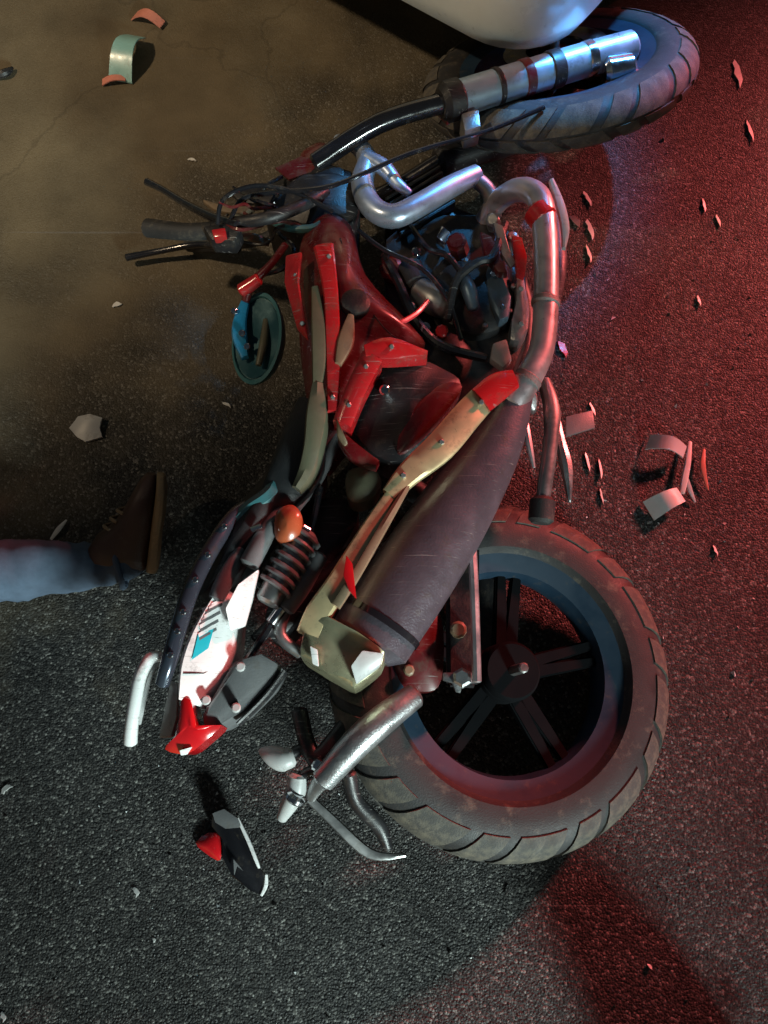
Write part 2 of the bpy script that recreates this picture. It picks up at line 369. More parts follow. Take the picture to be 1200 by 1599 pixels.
def wheel(name, c, n, Rt, width, rimR, nsp, xdir, blocks):
    Mw = frame(c, n, xdir)
    def lift(bm): bmesh.ops.transform(bm, matrix=Mw, verts=bm.verts); return bm
    hw = width / 2
    # rim: barrel with flanges
    rp = [(rimR - .030, -.030), (rimR - .034, -.012), (rimR - .036, 0), (rimR - .034, .012), (rimR - .030, .030), (rimR - .010, .036), (rimR + .004, .040), (rimR + .006, .034),
          (rimR - .014, .022), (rimR - .018, 0), (rimR - .014, -.022), (rimR + .006, -.034), (rimR + .004, -.040), (rimR - .010, -.036)]
    wh = build(name, lift(lathe(bmesh.new(), rp, 72, closed=True)), M['rim'], bike)
    # carcass
    h = Rt - rimR; tp = []
    for i in range(17):
        a = -math.pi * .5 * 1.18 + i / 16 * math.pi * 1.18
        tp.append((rimR + .30 * h + .70 * h * math.cos(a), hw * math.sin(a) * (1.0 if abs(math.sin(a)) < .99 else 1)))
    tp = [(rimR - .006, -.033), (rimR + .002, -.040)] + tp + [(rimR + .002, .040), (rimR - .006, .033)]
    build('tyre', lift(lathe(bmesh.new(), tp, 96)), M['rubber'], wh)
    # tread blocks either side of the centre line
    if blocks:
        proto = None; stepa = 360 / blocks
        for side in (1, -1):
            bm = bmesh.new(); rows = []
            for i in range(6):
                f = i / 5; a = side * (.06 + f * 1.12)
                rad = rimR + .30 * h + .70 * h * math.cos(a); zz = hw * math.sin(a)
                row = []
                for j in range(4):
                    an = R((j / 3 - .5) * stepa * .80 + f * 9)
                    e = .0032 if (0 < i < 5) else .0026
                    rr = rad + e * math.cos(a); z2 = zz + e * math.sin(a)
                    row.append(bm.verts.new((rr * math.cos(an), rr * math.sin(an), z2)))
                rows.append(row)
            for i in range(5):
                for j in range(3): bm.faces.new((rows[i][j], rows[i][j + 1], rows[i + 1][j + 1], rows[i + 1][j]))
            rim_e = [e for e in bm.edges if e.is_boundary]
            ex = bmesh.ops.extrude_edge_only(bm, edges=rim_e)
            for v in [g for g in ex['geom'] if isinstance(g, bmesh.types.BMVert)]:
                rv = math.hypot(v.co.x, v.co.y); d = Vector((v.co.x / rv, v.co.y / rv, 0)); core = d * (rimR + .3 * h)
                v.co += (core - v.co).normalized() * .009
            bmesh.ops.recalc_face_normals(bm, faces=bm.faces)
            for f in bm.faces: f.smooth = True
            me = bpy.data.meshes.new('tread_block'); bm.to_mesh(me); bm.free(); me.materials.append(M['tread']); me.set_sharp_from_angle(angle=R(35))
            src = bpy.data.objects.new('tread_block', me)
            for k in range(blocks):
                ang = R(stepa * (k + (.5 if side < 0 else 0)) + 2.5 * math.sin(k * 2.1))
                o = link(src if k == 0 else src.copy()); place(o, wh, Mw @ Matrix.Rotation(ang, 4, 'Z'))
    # hub and spokes
    hp = [(.010, -.05), (.034, -.05), (.036, -.045), (.036, -.03), (.05, -.026), (.052, 0), (.05, .026), (.036, .03), (.036, .045), (.034, .05), (.010, .05)]
    build('hub', lift(lathe(bmesh.new(), hp, 32, closed=True)), M['spoke'], wh)
    bm = bmesh.new(); bar(bm, (.045, .008, 0), (rimR - .026, .015, .004), .026, .018, .022, .014, (0, 0, 1), .003)
    bar(bm, (.045, -.008, 0), (rimR - .026, -.015, .004), .026, .018, .022, .014, (0, 0, 1), .003)
    for f in bm.faces: f.smooth = True
    me = bpy.data.meshes.new('spoke'); bm.to_mesh(me); bm.free(); me.materials.append(M['spoke']); me.set_sharp_from_angle(angle=R(35))
    src = bpy.data.objects.new('spoke', me)
    for k in range(nsp):
        o = link(src if k == 0 else src.copy()); place(o, wh, Mw @ Matrix.Rotation(R(72 * k + 13), 4, 'Z'))
    return wh, Mw, lift

rc = P(786, 1052, .115)
rw, RM, rlift = wheel('rear_wheel', rc, (math.sin(R(11)), -.05, math.cos(R(11))), .302, .112, .205, 5, (1, 0, 0), 30)
fc = P(868, 118, .205)
fn = Vector((-.18, .34, .90)).normalized()
fw, FM, flift = wheel('front_wheel', fc, fn, .292, .090, .205, 5, (1, .25, 0), 32)
# brake discs
dp = [(.062, .052), (.11, .052), (.11, .057), (.062, .057)]
build('brake_disc', flift(lathe(bmesh.new(), dp, 48, closed=True)), M['chrome'], fw)
build('brake_drum', rlift(lathe(bmesh.new(), [(.008, .052), (.045, .052), (.05, .045), (.05, .03), (.045, .028), (.008, .03)], 36, closed=True)), M['spoke'], rw)

# --- rear: swingarm, brake rod, axle
sa = build('swingarm', bar(bmesh.new(), P(722, 770, .165), P(722, 1072, .205), .062, .050, .030, .026, (0, 0, 1), .006), M['engine'], bike)
Tube('axle_bolt', [P(722, 1060, .20), P(722, 1058, .235)], .016, M['alloy'], sa, seg=6)
Tube('pivot_bolt', [P(716, 985, .19), P(716, 983, .232)], .014, M['dust'], sa, seg=10)
Plate('chain_adjuster', PP([(692, 1050, .222), (745, 1050, .222), (745, 1066, .222), (722, 1068, .222), (720, 1082, .222), (712, 1080, .222), (706, 1066, .222), (692, 1062, .222)]), .008, M['alloy'], sa)
Tube('brake_rod', [P(733, 800, .27), P(740, 900, .262), P(745, 1064, .245)], [.008, .0075, .0075], M['pipe'], bike, seg=8)
Tube('axle', [RM @ Vector((0, 0, -.07)), RM @ Vector((0, 0, .10))], .009, M['steel'], bike, seg=8, smooth=1)
build('lower_swingarm', bar(bmesh.new(), P(735, 780, .045), RM @ Vector((0, 0, -.062)), .055, .045, .028, .024, (0, 0, 1), .005), M['engine'], bike)
# panel behind the muffler (tool cover / inner guard)
Pillow('inner_guard', PP([(590, 960, .19), (640, 930, .19), (688, 960, .19), (690, 1060, .18), (660, 1080, .18), (610, 1060, .18)]), .02, .05, M['darkred'], bike)
Tube('guard_bolt', [P(639, 1048, .19), P(639, 1046, .222)], .009, M['dust'], bike, seg=8)

# --- silencer
ax = [P(812, 604, .30), P(775, 690, .285), P(715, 790, .275), P(650, 890, .27), P(578, 1000, .265)]
rad = [.026, .046, .062, .068, .066]
muf = build('silencer', tube(bmesh.new(), ax, rad, seg=20, smooth=5, flat=.78), M['muffler'], bike)
for f0, f1_ in ((.93, .95),):
    k0 = f0 * 4; i0 = int(k0); c0 = ax[i0].lerp(ax[i0 + 1], k0 - i0); k1 = f1_ * 4; i1 = min(3, int(k1)); c1 = ax[i1].lerp(ax[i1 + 1], k1 - i1); r0 = rad[i0] + (rad[i0 + 1] - rad[i0]) * (k0 - i0)
    Tube('silencer_band', [c0, c1], r0 + .0025, M['gloss'], muf, seg=24, smooth=1, flat=.79, cap=False)
def strip(cent, half, lift_=.0):
    """band of pixel points with per-point half width -> outline"""
    L_, R_ = [], []
    for i, (x, y, z) in enumerate(cent):
        a = cent[max(0, i - 1)]; b = cent[min(len(cent) - 1, i + 1)]
        dx, dy = b[0] - a[0], b[1] - a[1]; l = math.hypot(dx, dy); hx, hy = -dy / l * half[i], dx / l * half[i]
        L_.append(P(x + hx, y + hy, z)); R_.append(P(x - hx, y - hy, z))
    return L_ + R_[::-1]
def ribbon(bm, cent, half, thick, n=5, crown=.004, tilt=0.0):
    """curved band with a crowned top, built as quads so it follows a bend"""
    q = crom([c + (h,) for c, h in zip(cent, half)], n); rows = []
    for i, (x, y, z, h) in enumerate(q):
        a = q[max(0, i - 1)]; b = q[min(len(q) - 1, i + 1)]
        dx, dy = b[0] - a[0], b[1] - a[1]; l = math.hypot(dx, dy) or 1; hx, hy = -dy / l * h, dx / l * h
        row = []
        for s, dz in ((-1, -crown * 1.6), (-.8, -crown * .5), (0, 0), (.8, -crown * .5), (1, -crown * 1.6)):
            row.append(bm.verts.new(P(x + hx * s, y + hy * s, z) + Vector((0, 0, dz + tilt * s))))
        for s in (1, -1):
            row.append(bm.verts.new(P(x + hx * s * .95, y + hy * s * .95, z) + Vector((0, 0, -thick - crown * 1.6 + tilt * s))))
        rows.append(row)
    for A, B in zip(rows, rows[1:]):
        for k in range(7): bm.faces.new((A[k], A[(k + 1) % 7], B[(k + 1) % 7], B[k]))
    bm.faces.new(rows[0]); bm.faces.new(rows[-1][::-1])
    return bm
def Ribbon(name, cent, half, thick, mat, parent, **k):
    return build(name, ribbon(bmesh.new(), cent, half, thick, **k), mat, parent)
hs = Ribbon('heat_shield', [(772, 602, .335), (735, 640, .342), (690, 692, .345), (640, 735, .342), (608, 770, .338)], [20, 23, 24, 19, 13], .012, M['tan'], bike)
Ribbon('shield_end', [(806, 588, .338), (780, 600, .342), (752, 622, .346)], [15, 22, 22], .008, M['red'], bike)
Ribbon('side_trim', [(612, 768, .337), (575, 830, .336), (530, 905, .334), (497, 955, .330), (482, 990, .322)], [9, 15, 18, 20, 20], .02, M['tan'], bike)
Ribbon('trim_lip', [(640, 752, .338), (602, 815, .344), (556, 895, .344), (524, 945, .340)], [4, 7, 8, 8], .006, M['dust'], bike)
for (x, y) in ((752, 628), (690, 690), (630, 742)): Tube('shield_screw', [P(x, y, .338), P(x, y, .3485)], .005, M['steel'], hs, seg=6, smooth=1)
Plate('rear_reflector', PP([(541, 866, .352), (551, 880, .352), (557, 935, .350), (545, 922, .350), (536, 898, .350)]), .006, M['lens'], bike)
cap = Plate('silencer_cap', PP([(466, 1024, .31), (476, 968, .325), (505, 955, .33), (560, 986, .335), (604, 1016, .325), (597, 1042, .31), (553, 1076, .30), (508, 1050, .30)]), .085, M['cap'], bike, bevel=.010)
Plate('cap_rim', PP([(548, 1040, .338), (566, 1015, .342), (600, 1020, .335), (594, 1040, .325), (556, 1068, .318)]), .012, M['pale'], cap, bevel=.003)
Plate('cap_tab', PP([(484, 1008, .336), (496, 1014, .336), (498, 1040, .328), (488, 1036, .328)]), .010, M['white'], cap)
Tube('silencer_outlet', [P(560, 1020, .27), P(540, 1060, .262)], .022, M['engine'], cap, seg=14, smooth=1)

# --- exhaust header pipe and the plates beside it
Tube('exhaust_pipe', [P(742, 372, .16), P(775, 318, .24), P(812, 296, .315), P(843, 312, .338), P(852, 372, .338), P(853, 470, .33), P(846, 545, .322), P(824, 592, .315), P(800, 628, .300)],
     [.020, .021, .022, .023, .0225, .022, .022, .024, .026], M['pipe'], bike, seg=16)
for (p0, p1) in ((P(853, 470, .33), P(852, 476, .3295)), (P(826, 590, .3155), P(821, 597, .314))): Tube('pipe_weld', [p0, p1], .0255, M['weld'], bike, seg=16, smooth=1)
Ribbon('pipe_guard', [(862, 278, .335), (876, 315, .335), (884, 352, .325), (882, 385, .31)], [4, 7, 7, 3], .004, M['pale'], bike)
Pillow('belly_guard', PP([(866, 300, .24), (884, 380, .24), (884, 430, .24), (872, 480, .23), (858, 500, .23), (850, 400, .24)]), .012, .07, M['black'], bike)
Tube('pipe_clamp', [P(838, 330, .3375), P(851, 345, .3385)], .0265, M['red'], bike, seg=16, smooth=1)
Tube('carburettor', [P(655, 452, .235), P(680, 470, .24), P(700, 482, .24)], [.024, .028, .022], M['steel'], bike, seg=16)
Tube('intake_rubber', [P(640, 420, .22), P(652, 448, .232)], .026, M['rubber'], bike, seg=14, smooth=1)
Tube('fuel_pipe', [P(590, 500, .29), P(620, 505, .30), P(650, 490, .28), P(668, 470, .265)], .005, M['shardr'], bike, seg=8)

# --- engine
eng = build('engine_block', plate(bmesh.new(), PP([(600, 370, .20), (650, 330, .20), (770, 330, .21), (822, 380, .21), (828, 520, .21), (800, 590, .21), (700, 640, .20), (640, 600, .20), (606, 500, .20)]), .17, .02), M['engine'], bike)
def disc(name, px, py, z, r, h, mat, parent, n=(0, 0, 1), dome=.3, seg=36):
    c = P(px, py, z); Mx = frame(c, n)
    return build(name, lathe(bmesh.new(), [(.0005, -h), (r, -h), (r, -h * .3), (r * .97, 0), (r * .8, h * dome * .6), (r * .4, h * dome), (.0005, h * dome)], seg, Mx), mat, parent)
cc = disc('clutch_cover', 742, 462, .235, .082, .03, M['engine'], bike, n=(.1, -.05, 1), dome=.5)
disc('generator_cover', 690, 556, .225, .058, .03, M['engine'], bike, dome=.5)
for k in range(8):
    a = k * math.pi / 4 + .2; p = P(742, 462, .232)
    q = p + Vector((math.cos(a) * .074, math.sin(a) * .074, .006))
    Tube('cover_bolt', [q - Vector((0, 0, .01)), q + Vector((0, 0, .006))], .0055, M['steel'], cc, seg=6, smooth=1)
# cylinder with cooling fins
cyl = build('cylinder', plate(bmesh.new(), PP([(612, 330, .19), (680, 300, .19), (730, 350, .19), (660, 400, .19)]), .14, .012), M['engine'], bike)
for k in range(7):
    f = k / 6; b0 = Vector((640 - 22 * f + 20, 372 - 52 * f + 8, 0))
    bmf = bmesh.new()
    a_, b_ = P(b0.x - 36, b0.y + 24, .135), P(b0.x + 46, b0.y - 26, .135)
    bar(bmf, a_, b_, .006, .006, .16, .16, (0, 0, 1), .0015)
    build('cooling_fin', bmf, M['engine'], cyl)
# castings, carburettor and brackets that catch the light
sc_ = Plate('side_casting', PP([(806, 418, .25), (820, 436, .252), (829, 480, .252), (826, 512, .248), (812, 534, .245), (796, 530, .242), (799, 498, .245), (806, 470, .248)]), .06, M['alloy'], bike, bevel=.008)
for (x, y) in ((814, 450), (814, 505)): Tube('casting_bolt', [P(x, y, .245), P(x, y, .257)], .006, M['steel'], sc_, seg=6, smooth=1)
pc_ = Plate('pump_cover', PP([(764, 408, .25), (782, 420, .255), (800, 462, .255), (796, 494, .255), (780, 500, .255), (764, 468, .25), (756, 432, .25)]), .05, M['bluegrey'], bike, bevel=.009)
for (x, y) in ((770, 428), (786, 480)): Tube('pump_bolt', [P(x, y, .25), P(x, y, .261)], .006, M['chrome'], pc_, seg=6, smooth=1)
Tube('spark_plug_cap', [P(724, 432, .27), P(732, 452, .272), P(740, 482, .262)], [.010, .015, .011], M['bluegrey'], bike, seg=10)
Tube('ignition_lead', [P(724, 432, .27), P(700, 400, .27), P(668, 388, .25), P(640, 350, .22)], .006, M['gloss'], bike, seg=8)
Plate('bracket', PP([(770, 535, .27), (792, 528, .275), (800, 560, .275), (786, 574, .27), (766, 560, .265)]), .02, M['pale'], bike, bevel=.005)
Plate('mounting_lug', PP([(690, 350, .24), (704, 362, .245), (696, 380, .245), (682, 370, .24)]), .02, M['chrome'], bike, bevel=.004)
for (x, y, z, r, m) in ((641, 480, .245, .010, 'steel'), (664, 512, .24, .010, 'steel'), (690, 518, .25, .012, 'red'), (714, 380, .25, .020, 'darkred'), (612, 420, .22, .024, 'darkred'),
                        (640, 440, .23, .013, 'alloy'), (672, 460, .24, .012, 'chrome'), (770, 345, .25, .014, 'alloy'), (800, 372, .25, .012, 'alloy'), (650, 395, .215, .010, 'chrome')):
    p = P(x, y, z); nn = Vector((random.uniform(-.3, .3), random.uniform(-.5, .1), 1)).normalized()
    Tube('engine_bolt', [p - nn * .03, p + nn * .006], r, M[m], eng, seg=8, smooth=1)
Tube('oil_hose', [P(600, 400, .22), P(622, 440, .25), P(650, 500, .25), P(690, 540, .25), P(760, 560, .25)], .009, M['gloss'], bike, seg=8)
Tube('breather_hose', [P(790, 350, .25), P(770, 400, .28), P(745, 410, .285), P(712, 440, .28), P(700, 500, .26)], .008, M['black'], bike, seg=8)
Tube('clutch_cable', [P(560, 360, .27), P(600, 390, .29), P(660, 420, .285), P(700, 470, .27), P(720, 530, .26)], .0045, M['gloss'], bike, seg=8)
Plate('engine_strap', PP([(770, 346, .27), (786, 352, .275), (796, 388, .278), (806, 410, .276), (798, 418, .276), (784, 396, .275)]), .008, M['alloy'], bike, bevel=.002)
Plate('red_cover', PP([(800, 366, .282), (816, 370, .286), (824, 400, .286), (820, 430, .284), (808, 424, .282)]), .02, M['red'], bike, bevel=.004)
Plate('pink_cover', PP([(750, 360, .272), (768, 368, .278), (794, 426, .278), (778, 424, .275), (758, 396, .272)]), .02, M['darkred'], bike, bevel=.004)
Ribbon('lower_bracket', [(820, 590, .30), (828, 620, .29), (836, 640, .275)], [9, 13, 3], .008, M['alloy'], bike)

# --- footrest, brake pedal and linkage
fr = Tube('footrest_arm', [P(850, 596, .25), P(862, 640, .262), P(860, 690, .262), P(852, 750, .255), P(846, 795, .245)], [.012, .015, .013, .013, .012], M['steel'], bike, seg=12)
Tube('footrest_rubber', [P(848, 782, .246), P(845, 812, .240)], .022, M['rubber'], fr, seg=14, smooth=1)
Tube('brake_pedal', [P(866, 640, .245), P(876, 690, .25), P(885, 730, .25), P(890, 784, .24)], [.007, .009, .011, .003], M['alloy'], bike, seg=8)
Tube('return_spring', [P(818, 640, .285), P(826, 690, .285), P(834, 730, .275)], [.005, .006, .003], M['pipe'], bike, seg=8)
Tube('stop_switch', [P(812, 668, .25), P(804, 690, .25), P(795, 735, .245)], [.009, .012, .005], M['grey'], bike, seg=8)
Tube('link_arm', [P(800, 690, .24), P(790, 720, .24), P(785, 750, .235)], [.006, .009, .004], M['alloy'], bike, seg=8)
Plate('heel_plate', PP([(884, 650, .235), (926, 640, .225), (930, 668, .225), (884, 682, .235)]), .004, M['grey'], bike)

# --- body: tank, shrouds, side panel
tank = Pillow('fuel_tank', PP([(470, 380, .26), (505, 335, .27), (548, 352, .27), (572, 430, .27), (640, 505, .27), (662, 545, .26), (590, 590, .26), (530, 660, .26), (496, 690, .25), (474, 590, .25), (466, 480, .25)]), .075, .17, M['darkred'], bike)
Plate('tank_stripe', PP([(446, 398, .325), (472, 392, .335), (468, 440, .338), (482, 530, .335), (464, 512, .325), (444, 440, .322)]), .012, M['red'], bike, bevel=.004)
Ribbon('tank_badge', [(505, 380, .350), (516, 450, .356), (520, 540, .352), (520, 640, .338)], [16, 12, 12, 9], .005, M['red'], bike)
Ribbon('knee_pad', [(492, 446, .346), (497, 500, .353), (498, 560, .350), (494, 612, .340)], [6, 11, 11, 6], .012, M['olive'], bike, crown=.003)
Ribbon('tank_scuff_panel', [(548, 490, .353), (540, 530, .356), (528, 566, .354)], [5, 13, 5], .010, M['dust'], bike, crown=.003)
Ribbon('tank_tail', [(496, 596, .345), (494, 640, .342), (488, 690, .330), (478, 730, .315), (462, 760, .305)], [10, 17, 15, 13, 8], .04, M['olive'], bike, crown=.008)
Ribbon('red_shroud', [(534, 660, .335), (556, 605, .355), (582, 553, .368)], [15, 16, 17], .035, M['red'], bike, n=4, crown=.003)
Ribbon('shroud_return', [(570, 546, .369), (610, 541, .366), (668, 550, .345)], [10, 17, 4], .03, M['red'], bike, n=4, crown=.003)
Plate('shroud_tip', PP([(526, 650, .34), (534, 672, .34), (544, 690, .325), (538, 696, .32), (526, 678, .325)]), .02, M['dust'], bike, bevel=.004)
for (x, y, z) in ((545, 632, .346), (572, 572, .364), (612, 541, .370), (514, 400, .356), (520, 620, .344), (462, 430, .332), (472, 505, .336)): Tube('panel_screw', [P(x, y, z - .006), P(x, y, z + .0025)], .0045, M['steel'], tank, seg=6, smooth=1)
Tube('tank_seam', [P(532, 372, .318), P(552, 440, .326), P(600, 512, .320), P(640, 540, .300)], .0014, M['black'], tank, seg=6)
fc_ = disc('filler_cap', 556, 470, .344, .026, .014, M['engine'], tank, n=(.15, .05, 1))
sp = Pillow('side_cover', PP([(552, 660, .29), (590, 575, .31), (650, 562, .31), (690, 575, .30), (720, 600, .30), (690, 650, .29), (640, 715, .29), (590, 712, .28)]), .022, .09, M['black'], bike)
Tube('cover_screw', [P(600, 610, .30), P(601, 609, .342)], .009, M['chrome'], sp, seg=12, smooth=1)
Ribbon('cover_edge', [(534, 680, .315), (556, 704, .318), (590, 722, .312)], [8, 12, 6], .02, M['darkred'], bike)
Pillow('airbox_panel', PP([(640, 640, .31), (690, 600, .315), (722, 604, .31), (690, 650, .31), (640, 700, .305), (620, 700, .30)]), .012, .05, M['darkred'], bike)
Pillow('rear_set_cover', PP([(545, 735, .25), (580, 730, .26), (596, 752, .26), (580, 778, .26), (552, 784, .255), (540, 765, .25)]), .016, .05, M['olive'], bike)

# --- frame tubes
Tube('frame_spine', [P(480, 330, .19), P(560, 480, .20), P(600, 640, .20), P(640, 760, .18), P(726, 790, .16)], .022, M['black'], bike, seg=12)
Tube('down_tube', [P(490, 320, .17), P(600, 330, .12), P(740, 350, .10), P(820, 470, .09), P(800, 640, .10), P(730, 780, .12)], .018, M['black'], bike, seg=12)
Tube('seat_rail', [P(540, 640, .22), P(500, 740, .23), P(455, 800, .24), P(390, 900, .24), P(330, 1040, .22)], .012, M['grey'], bike, seg=10)
Tube('seat_stay', [P(640, 760, .18), P(560, 850, .19), P(470, 930, .20), P(400, 1000, .20)], .012, M['black'], bike, seg=10)

# --- seat
seat = Pillow('seat', PP([(468, 620, .26), (500, 650, .28), (505, 720, .28), (470, 775, .28), (430, 800, .28), (392, 850, .28), (340, 900, .27), (310, 930, .25), (318, 870, .235), (362, 800, .225), (410, 745, .22), (440, 690, .22)]), .035, .13, M['vinyl'], bike)
Tube('seat_piping', [P(432, 726, .262), P(425, 770, .285), P(385, 800, .275), P(340, 850, .262)], [.008, .016, .014, .008], M['teal'], seat, seg=8)
# grab rail along the seat
gr = Tube('grab_rail', [P(420, 778, .25), P(372, 800, .27), P(335, 850, .29), P(301, 915, .30), P(281, 975, .302), P(264, 1035, .295), P(254, 1068, .28)], [.010, .0125, .0135, .0135, .013, .0125, .011], M['rail'], bike, seg=14)
for f in ((352, 822, .296), (326, 866, .305), (307, 905, .312), (288, 955, .315), (279, 985, .314), (268, 1022, .309)):
    p = P(*f); Tube('rail_rivet', [p, p + Vector((0, -.002, .006))], .005, M['chrome'], gr, seg=8, smooth=1)

# --- tail unit
TC = [(354, 920, .278), (340, 965, .286), (327, 1005, .288), (313, 1048, .284), (297, 1098, .274)]; TH = [12, 26, 34, 34, 20]
tail = Ribbon('tail_panel', TC, TH, .085, M['white'], bike, n=6, crown=.012, tilt=.018)
def tail_at(px, py, up=.0012):
    """point on the crowned tail panel under a photo pixel"""
    best = None
    for q in crom([c + (h,) for c, h in zip(TC, TH)], 30):
        d = math.hypot(px - q[0], py - q[1])
        if best is None or d < best[0]: best = (d, q)
    d, q = best; sgn = 1 if (px - q[0]) < 0 else -1; up += .018 * sgn * min(1, d / q[3]); sft = min(1, d / q[3]); z = q[2] - .012 * (.5 * sft / .8 if sft < .8 else .5 + 1.1 * (sft - .8) / .2)
    return P(px, py, z + up)
def decal(name, pts, mat):
    bm = bmesh.new(); N_ = 6; rows = []
    (ax_, ay), (bx_, by), (cx_, cy), (dx_, dy) = pts
    for i in range(N_ + 1):
        f = i / N_; rows.append([])
        for k in range(4):
            g = k / 3; x0, y0 = ax_ + (bx_ - ax_) * f, ay + (by - ay) * f; x1, y1 = dx_ + (cx_ - dx_) * f, dy + (cy - dy) * f
            rows[-1].append(bm.verts.new(tail_at(x0 + (x1 - x0) * g, y0 + (y1 - y0) * g)))
    for A, Bq in zip(rows, rows[1:]):
        for k in range(3): bm.faces.new((A[k], A[k + 1], Bq[k + 1], Bq[k]))
    return build(name, bm, mat, tail)
decal('decal_patch', [(310, 990), (334, 982), (326, 1012), (300, 1030)], M['cyan'])
for k in range(4):
    y = 942 + k * 13
    decal('decal_stripe', [(316 - k * 2, y + 8), (346 - k * 3, y - 8), (347 - k * 3, y - 2), (317 - k * 2, y + 14)], M['decal'])
    decal('decal_grey_stripe', [(317 - k * 2, y + 15), (347 - k * 3, y - 1), (348 - k * 3, y + 3), (318 - k * 2, y + 19)], M['grey'])  # thin grey stripe below each white one
Tube('panel_seam', [tail_at(x, 1050 + (1 if x < 320 else -2), .0004) for x in range(270, 349, 6)], .0011, M['black'], tail, seg=6, smooth=1)
Plate('tail_blade', PP([(266, 1062, .268), (278, 1068, .272), (276, 1120, .262), (268, 1150, .25), (248, 1152, .24), (256, 1110, .25)]), .02, M['pale'], bike, bevel=.004)
Plate('tail_fin', PP([(352, 950, .312), (372, 912, .314), (404, 888, .300), (394, 934, .290), (382, 976, .284), (360, 984, .294)]), .014, M['white'], bike, bevel=.003)
Plate('inner_fender', PP([(326, 1098, .27), (364, 1032, .272), (408, 1018, .268), (440, 1038, .258), (424, 1068, .258), (380, 1112, .258), (346, 1132, .256), (318, 1140, .255), (314, 1114, .262)]), .10, M['grey'], bike, bevel=.010)
Ribbon('fender_edge', [(444, 1046, .262), (414, 1086, .262), (370, 1130, .258)], [3, 4, 3], .02, M['black'], bike)
for (x, y) in ((376, 1042), (369, 1106), (322, 1094)):
    Tube('tail_bolt', [P(x, y, .262), P(x, y - 1, .282)], .0075, M['pale'], bike, seg=10, smooth=1)
Plate('bolt_recess', PP([(358, 1098, .263), (371, 1093, .263), (373, 1104, .263), (362, 1109, .262)]), .004, M['black'], bike, bevel=.001)
tl = Pillow('tail_light', PP([(284, 1092, .28), (298, 1094, .282), (304, 1118, .28), (312, 1140, .275), (346, 1132, .265), (322, 1156, .265), (292, 1177, .255), (258, 1170, .25), (274, 1148, .265), (280, 1120, .275)]), .010, .06, M['lens'], bike, n=3)
Plate('lamp_chip', PP([(280, 1172, .268), (300, 1166, .27), (292, 1178, .262), (282, 1180, .26)]), .006, M['white'], tl, bevel=.002)
# bent grab handle hanging off the tail
Tube('tail_handle', [P(252, 1026, .235), P(236, 1027, .24), P(220, 1054, .24), P(212, 1092, .235), P(206, 1132, .225), P(204, 1160, .21)], [.008, .010, .0105, .0105, .0105, .011], M['white'], bike, seg=10)
Tube('handle_inner', [P(246, 1034, .225), P(234, 1056, .225), P(225, 1090, .22), P(216, 1130, .21)], .005, M['pale'], bike, seg=8)

# --- shock absorber and fittings between seat and silencer
sk = Tube('shock_absorber', [P(478, 835, .27), P(452, 880, .27), P(418, 938, .268)], [.022, .024, .020], M['steel'], bike, seg=16)
Tube('shock_reservoir', [P(500, 868, .25), P(470, 915, .25), P(447, 950, .245)], [.014, .018, .016], M['grey'], bike, seg=14)
hel = []
a0, a1 = P(478, 835, .27), P(425, 925, .268); axd = (a1 - a0); t_ = axd.normalized(); s_ = t_.cross(Vector((0, 0, 1))).normalized(); u_ = s_.cross(t_)
for k in range(85):
    f = k / 84; an = f * 7 * 2 * math.pi; hel.append(a0 + axd * f + (s_ * math.cos(an) + u_ * math.sin(an)) * .027)
Tube('coil_spring', hel, .0045, M['grey'], sk, seg=6, smooth=1)
Pillow('orange_lens', PP([(432, 800, .30), (456, 788, .305), (472, 806, .305), (468, 834, .30), (446, 846, .30), (430, 838, .295)]), .014, .045, M['orange'], bike)
Tube('lens_screw', [P(474, 822, .295), P(484, 828, .29)], .004, M['chrome'], bike, seg=8, smooth=1)
Tube('strut', [P(442, 790, .27), P(412, 840, .285), P(390, 880, .285)], [.010, .016, .017], M['grey'], bike, seg=12)
Tube('strut_clip', [P(394, 827, .30), P(408, 822, .306)], .005, M['chrome'], bike, seg=8, smooth=1)
Tube('seat_lock', [P(376, 858, .275), P(352, 905, .28), P(338, 935, .28)], [.010, .015, .013], M['grey'], bike, seg=12)
Tube('damper_rod', [P(440, 950, .25), P(424, 972, .245)], .010, M['chrome'], bike, seg=10, smooth=1)
Tube('linkage_tube', [P(452, 935, .23), P(438, 990, .23), P(470, 1020, .22)], .010, M['steel'], bike, seg=10)
Tube('wiring_loom', [P(500, 760, .24), P(480, 850, .235), P(430, 960, .23), P(400, 1010, .235), P(350, 1080, .24)], .006, M['gloss'], bike, seg=8)
Pillow('battery_box', PP([(500, 780, .20), (560, 800, .20), (520, 880, .20), (470, 960, .19), (430, 1000, .18), (415, 960, .19), (450, 880, .20)]), .02, .12, M['black'], bike)

# --- rear mudguard stay, plate bracket and indicators
ms = Tube('mudguard_stay', [P(648, 1086, .215), P(600, 1122, .225), P(555, 1162, .225), P(505, 1218, .20)], [.020, .0235, .0235, .020], M['alloy'], bike, seg=16)
Tube('stay_bolt', [P(492, 1192, .20), P(502, 1198, .20)], .010, M['chrome'], ms, seg=8, smooth=1)
Tube('stay_backer', [P(620, 1078, .17), P(560, 1110, .18), P(500, 1180, .175), P(480, 1160, .17), P(468, 1110, .17)], .014, M['black'], bike, seg=10)
pb = Ribbon('plate_bracket', [(484, 1248, .150), (520, 1282, .140), (566, 1326, .125), (596, 1338, .12), (634, 1336, .11)], [7, 8, 9, 7, 3], .012, M['steel'], bike, n=3, crown=.003)
Tube('bracket_strut', [P(545, 1208, .19), P(556, 1250, .165), P(592, 1290, .14), P(606, 1326, .122)], [.012, .013, .013, .008], M['black'], pb, seg=10)
